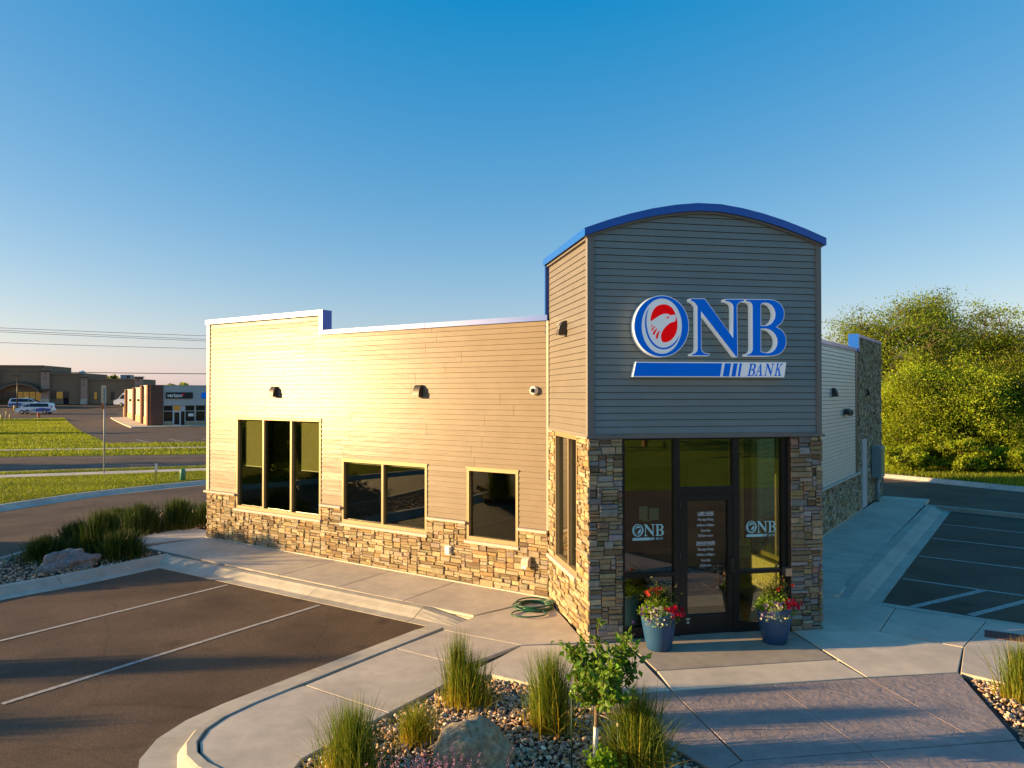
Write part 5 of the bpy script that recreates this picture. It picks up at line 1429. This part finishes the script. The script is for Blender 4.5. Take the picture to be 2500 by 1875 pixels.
# island added out of view, its grasses throw the long shadows over the lot
ISL = [(-13.6, 9.2), (-9.6, 9.4), (-9.2, 11.0), (-9.6, 12.9), (-11.5, 12.2), (-13.6, 12.6)]
sheet('planting_bed', ISL, 0.02, SOIL, skirt=0.2)
clump(-10.2, 12.25, 1.7, 0.34, 0.16, 1500, 'very tall grass clump in the added island at the left', 'grasses in the added lot island', w=0.016)
clump(-9.9, 10.3, 1.15, 0.34, 0.18, 1300, 'medium grass clump in the added island at the left', 'grasses in the added lot island', w=0.016)

# ------------------------------------------------------------------ lawn blades (uncountable)
def lawn_blades(name, poly, n, h, w, label, off, hole=None):
    bx0 = min(p[0] for p in poly); bx1 = max(p[0] for p in poly); by0 = min(p[1] for p in poly); by1 = max(p[1] for p in poly)
    P = rng.uniform((bx0, by0), (bx1, by1), size=(n * 4, 2)); P = P[inside(P, poly)][:n]; n = len(P)
    if hole:
        P = P[~inside(P, hole)]; n = len(P)
    z = np.array([terL(y) for y in P[:, 1]]) + off
    a = rng.uniform(0, 6.283, n); H = h * rng.uniform(0.5, 1.3, n); W = w * rng.uniform(0.6, 1.3, n)
    b0 = np.stack([P[:, 0], P[:, 1], z - 0.01], -1); s = np.stack([np.cos(a), np.sin(a), np.zeros(n)], -1) * W[:, None] * 0.5
    tip = b0 + np.stack([rng.normal(0, 0.35, n) * H, rng.normal(0, 0.35, n) * H, H], -1)
    V = np.stack([b0 - s, b0 + s, tip], 1).reshape(-1, 3); F = np.arange(n * 3).reshape(-1, 3)
    patch = np.array([noise.noise(Vector((x * 0.22, y * 0.5, 3.3))) for x, y in P])
    c = (1 + 0.5 * patch[:, None]) * rng.uniform(0.6, 1.4, (n, 1)) * np.array([[1.0, 1.0, 1.0]])
    tag(mesh_np(name, V, F, LAWNB, np.repeat(c, 3, 0), False), label, 'grass', kind='stuff')
LAWNB = leaf_mat('lawn_blade', (0.22, 0.265, 0.016), 0.4)
lawn_blades('lawn_grass', [(-22, 12.5), (-17.7, 19.1), (-14.0, 25.3), (-12.3, 28.5), (-10.75, 31.2), (-9.2, 32.9), (-7.05, 34.9), (-2, 39.2), (-7.9, 38.8), (-16.3, 37.1), (-26, 35.6), (-26, 14)], 110000, 0.075, 0.022, 'mown sunlit lawn between the drive kerb and the footpath', 0.0)
lawn_blades('lawn_grass', [(-30, 36.8), (-16.6, 38.8), (-8.0, 40.4), (0, 41.6), (0, 42.4), (-8.4, 41.6), (-17.5, 39.9), (-30, 38.2)], 15000, 0.08, 0.03, 'narrow grass verge along the near side of the street', 0.0)
lawn_blades('lawn_grass', [(-40, 52.2), (-22, 51.3), (-10, 51.1), (0, 51.2), (0, 63.5), (-19.7, 63.2), (-28.6, 83.6), (-43.1, 119.6), (-50.4, 116.9), (-64, 117.4)], 100000, 0.14, 0.06, 'sunlit grass across the street beside the far lot', -0.135, hole=[(-90, 54.6), (20, 58.0), (20, 59.4), (-90, 56.0)])
lawn_blades('lawn_grass', [(27.8, 21.8), (25.8, 26.2), (23.7, 31.4), (20.7, 38.0), (26, 40), (33, 32), (32, 20)], 26000, 0.16, 0.04, 'dark grass strip under the trees beyond the right drive', 0.0)

# ------------------------------------------------------------------ brown store far left
BRN = pbr('store_stucco', (0.25, 0.155, 0.09), 0.9, 0.08, 2, 20, 0.1)
BRN2 = pbr('store_column', (0.42, 0.26, 0.19), 0.9, 0.08, 2, 20, 0.1)
BRN3 = pbr('store_cornice', (0.24, 0.18, 0.12), 0.8, 0.08)
AMB_REFL = pbr('amber_reflection_glass', (0.24, 0.13, 0.02), 0.08, 0.3, 1.2, bst=0)  # golden reflection of sunlit surroundings put into the pane colour
AMB_REFL.node_tree.nodes['Principled BSDF'].inputs['Emission Color'].default_value = (0.5, 0.27, 0.04, 1)
AMB_REFL.node_tree.nodes['Principled BSDF'].inputs['Emission Strength'].default_value = 0.10  # dim added glow that brightens the painted reflection
DKG = pbr('dark_glass', (0.015, 0.015, 0.015), 0.06, 0.1, bst=0)
FSt = Frame((0, -1, 0), (1, 0, 0), -154.0)
kx = 154 / 148
def zx(z): return 3.75 + (z - 3.75) * kx
ST = empty('brown_store', (-58, 156, 1.7), 'long dark brown store with stepped parapets and arched entrance', 'building')
GZ = 1.5
def stbox(name, x0, x1, o0, o1, z0, z1, mat, parent=ST):
    b = MB(); b.fbox(FSt, x0 * kx, x1 * kx, o0, o1, z0, zx(z1) if z1 else z1); return b.build(name, mat, parent)
def cornice(x0, x1, z, o):
    b = MB()
    for k, (dz, e) in enumerate(((0, 0.0), (0.12, 0.14), (0.26, 0.3))): b.fbox(FSt, x0 * kx - e, x1 * kx + e, -0.3, o + e, zx(z) - 0.45 + dz, zx(z) - 0.45 + dz + 0.118 + (0.06 if k == 2 else 0))
    b.build('cornice', BRN3, ST)
for x0, x1, zt in ((-84, -57.0, 8.72), (-55.66, -50.5, 7.38), (-49.45, -41.6, 6.38)):
    stbox('wall', x0, x1, -14, 0, GZ, zt, BRN); cornice(x0, x1, zt, 0.02)
for x0, x1, zt in ((-64.9, -63.75, 8.0), (-57.0, -55.66, 8.0), (-50.5, -49.45, 6.88), (-41.6, -40.4, 6.78)):
    c = stbox('column', x0, x1, -0.6, 0.55, GZ, zt, BRN2); cornice(x0, x1, zt, 0.55)
    stbox('column_base', x0 - 0.02, x1 + 0.02, 0.551, 0.62, GZ, 2.75, CONC, c)
    for zq in (zt - 0.75, zt - 1.6):
        b = MB(); b.fbox(FSt, (x0 + x1) / 2 * kx - 0.17, (x0 + x1) / 2 * kx + 0.17, 0.551, 0.60, zx(zq) - 0.15, zx(zq) + 0.15); b.build('tile', BRN, c)
# arched canopy
ac = -60.35 * kx; aw = 3.45 * kx; top_ = zx(5.85); bs_ = zx(4.35)
Rr = (aw * aw + (top_ - bs_) ** 2) / (2 * (top_ - bs_))
xsA = [ac - aw + 2 * aw * i / 16 for i in range(17)]
zA = lambda x: top_ - (Rr - math.sqrt(Rr * Rr - (x - ac) ** 2))
v, f = prism([(x, zA(x)) for x in xsA] + [(x, zA(x) - 0.4) for x in xsA[::-1]], lambda x, z: FSt.p(x, 1.3, z), lambda x, z: FSt.p(x, 0.02, z)); mk('arch_canopy', v, f, BRONZE, ST)
v, f = prism([(x, zA(x) - 0.41) for x in xsA] + [(x, zA(x) - 0.6) for x in xsA[::-1]], lambda x, z: FSt.p(x, 1.34, z), lambda x, z: FSt.p(x, 0.02, z)); mk('arch_trim', v, f, BRN3, ST)
b = MB(); b.fbox(FSt, -57.05 * kx, -55.6 * kx, 0.56, 1.3, zx(4.15), zx(4.5)); b.build('canopy_band', BRONZE, ST)
def stwin(x0, x1, z0, z1, m_, n=1):
    b = MB(); b.fbox(FSt, x0 * kx, x1 * kx, 0.001, 0.05, zx(z0), zx(z1)); fr_ = b.build('window', FRAME_D, ST)
    w = (x1 - x0) * kx / n
    for k in range(n):
        b = MB(); b.fbox(FSt, x0 * kx + k * w + 0.06, x0 * kx + (k + 1) * w - 0.06, 0.05, 0.07, zx(z0) + 0.06, zx(z1) - 0.06); b.build('pane', m_, fr_)
stwin(-63.6, -61.2, 1.75, 3.85, DKG, 2); stwin(-61.05, -57.05, 1.75, 4.05, AMB_REFL, 4)
stwin(-55.55, -54.7, 2.75, 4.05, DKG, 1); stwin(-54.68, -53.55, 2.75, 4.05, AMB_REFL, 1); stwin(-53.5, -52.65, 1.75, 4.05, DKG, 1)
stwin(-48.5, -47.9, 2.6, 4.05, AMB_REFL, 1); stwin(-45.72, -45.14, 2.6, 4.05, DKG, 1)
rt = empty('roof_unit', (-44.6 * kx, 160, zx(6.4)), 'grey rooftop air unit on the brown store', 'air unit')
b = MB(); b.fbox(FSt, -45.55 * kx, -43.75 * kx, -7, -5, zx(6.2), zx(7.2)); b.build('housing', GREY, rt)
b = MB(); b.fbox(FSt, -44.5 * kx, -43.85 * kx, -5, -4.98, zx(6.6), zx(7.0)); b.build('grille', BRONZE, rt)
rt = empty('roof_dome', (-51.6 * kx, 158, zx(7.4)), 'white satellite dome on the brown store roof', 'dome')
V_, F_ = ico(3); mesh_np('dome', V_ * (0.6, 0.6, 0.55) + np.array([-51.6 * kx, 157.5, zx(7.4)]), F_, WHITE_P, None, True, rt)
b = MB(); b.lathe([(0.3, 0), (0.3, 0.4)], (-51.6 * kx, 157.5, zx(7.38) - 0.75), 12); b.build('mount', GREY, rt)

# ------------------------------------------------------------------ phone shop
V0_ = Vector((-24.96, 94.46)); sdv = Vector((-0.36, 0.933)).normalized(); fdv = Vector((sdv.y, -sdv.x))
FVf = Frame((-sdv.x, -sdv.y, 0), (fdv.x, fdv.y, 0), (Vector((-sdv.x, -sdv.y))).dot(V0_))
FVs = Frame((-fdv.x, -fdv.y, 0), (sdv.x, sdv.y, 0), (Vector((-fdv.x, -fdv.y))).dot(V0_))
f0 = fdv.dot(V0_); s0_ = sdv.dot(V0_)
VZ = empty('phone_shop', (-20, 100, -0.13), 'phone shop with brick pilasters and pale panels, black verizon sign', 'building')
def brick_mat():
    m, t, b = newmat('brick_small')
    v = coords(t, (1, 1, 1), R(-21))
    br = N(t, 'ShaderNodeTexBrick'); sx_ = N(t, 'ShaderNodeSeparateXYZ'); cb = N(t, 'ShaderNodeCombineXYZ')
    ad = N(t, 'ShaderNodeMath'); ad.operation = 'ADD'
    t.links.new(v, sx_.inputs[0]); t.links.new(sx_.outputs[0], ad.inputs[0]); t.links.new(sx_.outputs[1], ad.inputs[1])
    t.links.new(ad.outputs[0], cb.inputs[0]); t.links.new(sx_.outputs[2], cb.inputs[1]); t.links.new(cb.outputs[0], br.inputs['Vector'])
    br.inputs['Color1'].default_value = (0.17, 0.06, 0.03, 1); br.inputs['Color2'].default_value = (0.12, 0.045, 0.025, 1); br.inputs['Mortar'].default_value = (0.14, 0.09, 0.07, 1)
    br.inputs['Scale'].default_value = 1.4; br.inputs['Mortar Size'].default_value = 0.03
    t.links.new(br.outputs['Color'], b.inputs['Base Color']); b.inputs['Roughness'].default_value = 0.85
    return m
BRK = brick_mat()
PALE = pbr('pale_panel', (0.50, 0.44, 0.36), 0.8, 0.05, 2)
PALE2 = pbr('pale_fascia', (0.44, 0.46, 0.44), 0.8, 0.05, 2)
TANB = pbr('tan_block', (0.40, 0.29, 0.16), 0.8, 0.1, 3)
Lv = 29.0
def vb(name, fr, a, c, o0, o1, z0, z1, mat, base, parent=VZ):
    b = MB(); b.fbox(fr, base + a, base + c, o0, o1, z0, z1); return b.build(name, mat, parent)
vb('roof_deck', FVs, 0.3, Lv, -13, -0.3, 3.9, 4.0, ROOF, s0_)
bays = [(0.0, 8.0, 4.62), (8.0, 17.5, 4.40), (17.5, 29.0, 4.22)]
for i, (a, c, zt) in enumerate(bays):
    vb('panel', FVs, a + 0.02, c - 0.02, -0.3, -0.05, 0.9, zt, PALE, s0_)
    vb('plinth', FVs, a + 0.02, c - 0.02, -0.3, 0.02, -0.14, 0.898, TANB, s0_)
    vb('pilaster', FVs, c - 1.6, c - 0.03, -0.04, 0.25, -0.14, zt + 0.1, BRK, s0_)
    vb('coping', FVs, a + 0.02, c - 0.02, -0.35, 0.05, zt + 0.002, zt + 0.1, PALE2, s0_)
vb('pilaster', FVs, -0.01, 1.3, -0.04, 0.25, -0.14, 4.72, BRK, s0_)
vb('wall_light', FVs, 11.5, 12.0, -0.05, 0.2, 2.7, 3.0, BRONZE, s0_)
vb('wall_light', FVs, 22, 22.6, -0.05, 0.2, 2.6, 2.95, BRONZE, s0_)
vb('shop_sign', FVs, 2.4, 4.6, -0.05, 0.1, 2.8, 3.6, GREY, s0_)
vb('pilaster', FVf, 0.0, 1.39, -0.4, 0.25, -0.14, 4.72, BRK, f0)
vb('fascia', FVf, 1.4, 14, -0.4, 0.1, 2.33, 4.62, PALE2, f0)
vb('fascia_cap', FVf, 1.4, 14, -0.45, 0.16, 4.622, 4.7, PALE2, f0)
vb('plinth', FVf, 1.4, 2.5, -0.4, 0.02, -0.14, 0.36, TANB, f0); vb('plinth', FVf, 3.8, 14, -0.4, 0.02, -0.14, 0.36, TANB, f0)
sfm = pbr('shop_frame', (0.5, 0.52, 0.52), 0.5, 0.05)
for a, c in ((1.42, 2.5), (3.8, 4.9), (4.95, 6.1), (6.15, 8.5), (8.55, 11)):
    w_ = vb('window', FVf, a, c, -0.12, -0.06, 0.362, 2.328, sfm, f0)
    vb('pane', FVf, a + 0.06, c - 0.06, -0.06, -0.04, 0.43, 1.6, DKG, f0, w_); vb('pane', FVf, a + 0.06, c - 0.06, -0.06, -0.04, 1.68, 2.27, DKG, f0, w_)
d_ = vb('door', FVf, 2.52, 3.3, -0.12, -0.05, -0.13, 1.62, WHITE_P, f0); vb('pane', FVf, 2.62, 3.2, -0.05, -0.035, 0.05, 1.5, DKG, f0, d_)
d_ = vb('window', FVf, 3.32, 3.78, -0.12, -0.06, -0.13, 2.328, sfm, f0); vb('pane', FVf, 3.36, 3.74, -0.06, -0.04, -0.05, 1.6, DKG, f0, d_)
d_ = vb('window', FVf, 2.52, 3.31, -0.12, -0.06, 1.63, 2.328, sfm, f0); vb('pane', FVf, 2.58, 3.25, -0.06, -0.04, 1.7, 2.27, AMB_REFL, f0, d_)
vb('poster', FVf, 4.15, 4.75, -0.04, -0.03, 1.0, 1.35, WHITE_P, f0)
sp = vb('shop_sign', FVf, 1.69, 4.62, 0.1, 0.25, 3.12, 3.86, BLACK, f0)
text('verizon', 0.62, lambda x, y: FVf.p(f0 + 1.83 + x, 0.256, 3.30 + y), WHITE_P, sp, 'lettering', 1.62, 0.018, 'LEFT')
v, f = prism([(3.45, 3.52), (3.52, 3.46), (3.70, 3.72), (3.64, 3.72), (3.53, 3.57), (3.49, 3.60)], lambda x, z: FVf.p(f0 + x, 0.256, z), lambda x, z: FVf.p(f0 + x, 0.252, z)); mk('check_mark', v, f, SRED, sp)
vb('shop_sign', FVf, 5.6, 7.0, 0.1, 0.22, 3.15, 3.84, SBLUE, f0)
sheet('shop_walk', [tuple(V0_ - fdv * 0.1 - sdv * 0.1), tuple(V0_ + sdv * 27), tuple(V0_ + sdv * 27 - fdv * 2.2), tuple(V0_ - sdv * 2.6 - fdv * 2.2), tuple(V0_ - sdv * 2.6 + fdv * 14), tuple(V0_ + fdv * 14)], -0.02, CONC, skirt=0.15)
vb('utility_box', FVs, 29.2, 30.2, -1, 0.3, 0.0, 1.7, TANB, s0_)

# ------------------------------------------------------------------ taxis and van
CARW = pbr('van_white', (0.75, 0.77, 0.80), 0.25, 0.02, bst=0, coat=0.6)
CARB = pbr('van_blue', (0.02, 0.08, 0.35), 0.3, 0.05, bst=0, coat=0.5)
CARG = pbr('van_green', (0.02, 0.06, 0.05), 0.3, 0.05, bst=0, coat=0.5)
TLR = pbr('tail_red', (0.5, 0.02, 0.02), 0.3, 0.05, bst=0)
def van(x, y, z, yaw, label, group, tall=False, taxi=True):
    rt = empty('taxi_van' if taxi else 'delivery_van', (x, y, z), label, 'van', group)
    rt.rotation_euler = (0, 0, yaw)
    def put(o): o.parent = rt; o.matrix_parent_inverse = Matrix.Identity(4); return o
    if tall: prof = [(-2.9, 0.35), (2.8, 0.35), (2.95, 0.6), (2.9, 1.05), (2.1, 1.35), (1.45, 2.2), (1.1, 2.5), (-2.8, 2.5), (-2.9, 2.3)]; hmax = 2.5
    else: prof = [(-2.5, 0.32), (2.45, 0.30), (2.58, 0.5), (2.55, 0.78), (2.35, 0.93), (1.75, 1.10), (1.05, 1.52), (0.55, 1.70), (-0.6, 1.77), (-2.05, 1.74), (-2.35, 1.62), (-2.52, 1.0), (-2.57, 0.6)]; hmax = 1.77
    hw = lambda z: 0.97 if z < 1.0 else 0.97 - 0.2 * (z - 1.0) / (hmax - 1.0)
    n = len(prof)
    V = [(a, -hw(c), c) for a, c in prof] + [(a, hw(c), c) for a, c in prof]
    F = [list(range(n)), [n + i for i in range(n)][::-1]] + [[i, (i + 1) % n, n + (i + 1) % n, n + i] for i in range(n)]
    put(mk('body', V, F, CARW))
    def side_poly(name, poly, mat, o=0.008):
        for s in (-1, 1):
            V = [(a, s * (hw(c) + o), c) for a, c in poly] + [(a, s * (hw(c) - 0.01), c) for a, c in poly]; m = len(poly)
            put(mk(name, V, [list(range(m)), [m + i for i in range(m)]] + [[i, (i + 1) % m, m + (i + 1) % m, m + i] for i in range(m)], mat))
    if tall:
        side_poly('side_window', [(1.95, 1.36), (1.4, 2.1), (0.7, 2.1), (0.7, 1.36)], DKG)
        sc_ = [(2.08, 1.40), (1.47, 2.18)]
    else:
        side_poly('side_window', [(1.55, 1.13), (1.05, 1.46), (0.62, 1.60), (0.62, 1.13)], DKG)
        side_poly('side_window', [(0.56, 1.13), (0.56, 1.62), (-0.55, 1.66), (-2.05, 1.62), (-2.2, 1.2), (-2.1, 1.13)], DKG)
        side_poly('stripe', [(1.5, 0.42), (-2.45, 0.42), (-2.5, 0.85), (-1.2, 0.98), (0.2, 0.75)], CARB)
        side_poly('stripe', [(1.45, 0.40), (0.1, 0.40), (-0.2, 0.62), (0.9, 0.72)], CARG, 0.011)
        sc_ = [(1.72, 1.14), (1.06, 1.53)]
    V = [(sc_[0][0] + 0.012, s * 0.84, sc_[0][1]) for s in (-1, 1)] + [(sc_[1][0] + 0.03, s * 0.72, sc_[1][1]) for s in (1, -1)]
    put(mk('windscreen', V + [(a - 0.04, c, e - 0.03) for a, c, e in V], [[0, 1, 2, 3], [4, 5, 6, 7], [0, 1, 5, 4], [1, 2, 6, 5], [2, 3, 7, 6], [3, 0, 4, 7]], DKG))
    for wx in (-1.65, 1.55):
        for s in (-1, 1):
            b = MB(); r0 = 0.34; m = 20
            prof_ = [(0.02, 0.0), (r0 - 0.04, 0.0), (r0, 0.03), (r0, 0.18), (r0 - 0.04, 0.22), (0.02, 0.22)]
            V = [(wx + q * math.cos(2 * math.pi * k / m), s * (0.80 + e), 0.34 + q * math.sin(2 * math.pi * k / m)) for q, e in prof_ for k in range(m)]
            F = [[i * m + k, i * m + (k + 1) % m, (i + 1) * m + (k + 1) % m, (i + 1) * m + k] for i in range(len(prof_) - 1) for k in range(m)] + [list(range(m)), [5 * m + k for k in range(m)]]
            w_ = put(mk('wheel', V, F, BLACK))
            V = [(wx + q * math.cos(2 * math.pi * k / m), s * (0.80 + e), 0.34 + q * math.sin(2 * math.pi * k / m)) for q, e in ((0.02, 0.222), (0.2, 0.222), (0.2, 0.235), (0.02, 0.228)) for k in range(m)]
            hc = mk('rim', V, [[i * m + k, i * m + (k + 1) % m, (i + 1) * m + (k + 1) % m, (i + 1) * m + k] for i in range(3) for k in range(m)], STEEL); hc.parent = w_
    hx = 2.9 if tall else 2.5
    for s in (-1, 1):
        b = MB(); b.box((hx - 0.12, s * 0.62 - 0.17, 0.72 + (0.25 if tall else 0)), (hx + 0.05, s * 0.62 + 0.17, 0.88 + (0.25 if tall else 0))); put(b.build('headlight', STEEL))
        b = MB(); b.box((-hx - (0.02 if tall else 0.06), s * 0.78 - 0.1, 0.9), (-hx + 0.12, s * 0.78 + 0.1, 1.3)); put(b.build('tail_light', TLR))
    if taxi:
        b = MB(); b.box((-0.15, -0.25, 1.765), (0.1, 0.25, 1.9)); put(b.build('roof_sign', WHITE_P))
        for s in (-1, 1):
            put(text('TAXI', 0.42, lambda a, c: (0.05 + s * a * -1 * -1, s * (hw(0.5) + 0.02), 0.45 + c), WHITE_P, None, 'lettering', 1.0, 0.015))
    return rt
vx1, vy1 = at(87.5, 118.4); vx2, vy2 = at(66, 131.0)
o1_ = van(vx1, vy1, terL(vy1) - 0.125, math.pi, 'nearer white taxi van with blue stripe, nose to the left', 'taxi vans in the far lot')
o2_ = van(vx2, vy2, terL(vy2) - 0.125, 0.0, 'farther white taxi van with blue stripe, nose to the right', 'taxi vans in the far lot')
van(-42.2, 148.3, terL(148.3) - 0.125, math.pi - 0.25, 'tall white van half hidden behind the phone shop', None, True, False)

# ------------------------------------------------------------------ street furniture
HYD = pbr('hydrant_red', (0.30, 0.02, 0.012), 0.5, 0.1, bst=0)
hx, hy = -46.76, 120.27; hz = terL(hy) - 0.13
rt = empty('fire_hydrant', (hx, hy, hz), 'red fire hydrant at the grass edge before the taxi', 'hydrant')
b = MB(); b.lathe([(0.17, 0), (0.17, 0.06), (0.11, 0.08), (0.11, 0.55), (0.14, 0.57), (0.14, 0.62), (0.11, 0.66), (0.05, 0.78), (0.03, 0.84)], (hx, hy, hz), 14); b.build('barrel', HYD, rt, True)
b = MB(); b.tube([(hx - 0.2, hy, hz + 0.45), (hx + 0.2, hy, hz + 0.45)], 0.06, 10); b.build('outlet', HYD, rt, True)
b = MB(); b.tube([(hx, hy - 0.19, hz + 0.40), (hx, hy, hz + 0.40)], 0.08, 10); b.build('outlet', HYD, rt, True)
POSTY = pbr('post_cream', (0.50, 0.38, 0.16), 0.6, 0.1)
for i, (x, y, h, r_) in enumerate(((-50.2, 117.06, 0.62, 0.2), (-52.17, 123.19, 0.85, 0.1), (-49.59, 118.2, 0.6, 0.13), (-57.0, 137.4, 0.95, 0.16))):
    z = terL(y) - 0.13
    b = MB(); b.lathe([(r_, 0), (r_, h - 0.05), (r_ * 0.8, h), (0.01, h + 0.02)], (x, y, z), 12)
    tag(b.build('bollard', POSTY, None, True), ['short thick cream bollard at the left edge of the far grass', 'slim cream bollard behind the far grass edge', 'short cream bollard nearest the taxi on the grass edge', 'sunlit cream bollard behind the nearer taxi'][i], 'bollard', 'cream bollards by the far lot')
lx, ly = -57.9, 140.5; lz = terL(ly) - 0.13
rt = empty('lamp_post', (lx, ly, lz), 'dark double-headed lamp post in front of the brown store', 'lamp post')
b = MB(); b.tube([(lx, ly, lz), (lx, ly, zpx(917, 128))], [0.1, 0.07], 8); b.build('pole', BRONZE, rt, True)
for s in (-1, 1):
    b = MB(); zt = zpx(917, 128); b.box((lx + s * 0.1 - (0.55 if s < 0 else 0), ly - 0.15, zt - 0.1), (lx + s * 0.1 + (0.55 if s > 0 else 0), ly + 0.15, zt + 0.06)); b.build('lamp_head', BRONZE, rt)
SIGNB = pbr('sign_edge', (0.55, 0.42, 0.28), 0.6, 0.1)
px_, py_ = -12.26, 38.81
rt = empty('sign_post', (px_, py_, 0), 'slim steel road sign post by the footpath, sign seen edge-on', 'sign')
b = MB(); b.tube([(px_, py_, -0.1), (px_, py_, 4.0)], 0.035, 8); b.build('post', GREY, rt, True)
b = MB(); b.box((px_ - 0.05, py_ - 0.3, 3.3), (px_ - 0.02, py_ + 0.3, 4.12)); b.build('sign_plate', SIGNB, rt)
b = MB(); b.box((px_ - 0.052, py_ - 0.25, 3.0), (px_ - 0.022, py_ + 0.25, 3.27)); b.build('sign_plate', ORANGE, rt)
mx0, my0 = -8.78, 34.21
rt = empty('marker_post', (mx0, my0, 0), 'short yellow and white utility marker post in the lawn', 'marker post')
b = MB(); b.box((mx0 - 0.04, my0 - 0.03, -0.1), (mx0 + 0.04, my0 + 0.03, 0.48)); b.build('post', YELP, rt)
b = MB(); b.box((mx0 - 0.042, my0 - 0.032, 0.481), (mx0 + 0.042, my0 + 0.032, 0.78)); b.build('cap', WHITE_P, rt)
GRP = pbr('pedestal_green', (0.06, 0.22, 0.14), 0.5, 0.08)
b = MB(); b.lathe([(0.12, -0.05), (0.12, 0.42), (0.10, 0.48), (0.05, 0.50)], (-7.85, 34.75, 0), 16); tag(b.build('utility_pedestal', GRP, None, True), 'green cylindrical utility pedestal in the lawn by the drive', 'pedestal')

# ------------------------------------------------------------------ overhead wires with their poles
WIRE = pbr('wire', (0.08, 0.075, 0.08), 0.6, 0.1, bst=0)
WL = [((-24.15, 8.10), (-11.22, 7.74)), ((-24.15, 7.96), (-11.22, 7.50)), ((-24.15, 7.85), (-11.22, 7.39)), ((-24.14, 7.13), (-11.22, 6.85)), ((-24.13, 5.23), (-11.21, 5.10))]
XA, XB = -34.0, -3.0
for i, ((xa, za), (xb, zb)) in enumerate(WL):
    sl = (zb - za) / (xb - xa); pts = []
    sag = 0.10
    for k in range(25):
        x = XA + (XB - XA) * k / 24
        u = (x - XA) / (XB - XA)
        pts.append((x, 56 + (i - 2) * 0.12 if i < 3 else 56, za + sl * (x - xa) - sag * 4 * u * (1 - u) + sag * 0.8))
    b = MB(); b.tube(pts, 0.026 if i == 4 else 0.014, 5)
    tag(b.build('overhead_wire', WIRE, None, True), ['topmost thin overhead wire in the left sky', 'second overhead wire from the top', 'third overhead wire from the top', 'fourth overhead wire, running alone below the bunch', 'lowest and thickest overhead cable, level with the store roofs'][i], 'wire', 'overhead wires at the left')
for x, lab in ((XA, 'wooden utility pole carrying the wires left of the view'), (XB, 'wooden utility pole carrying the wires behind the bank')):
    rt = empty('utility_pole', (x, 56, 0), lab, 'utility pole', 'wooden utility poles')
    hp = 8.6 if x < -20 else 7.6
    b = MB(); b.tube([(x, 56, -0.3), (x, 56, hp)], [0.16, 0.11], 10); b.build('pole', BARK, rt, True)
    b = MB(); b.box((x - 0.06, 54.9, hp - 0.4), (x + 0.06, 57.1, hp - 0.28)); b.build('cross_arm', BARK, rt)
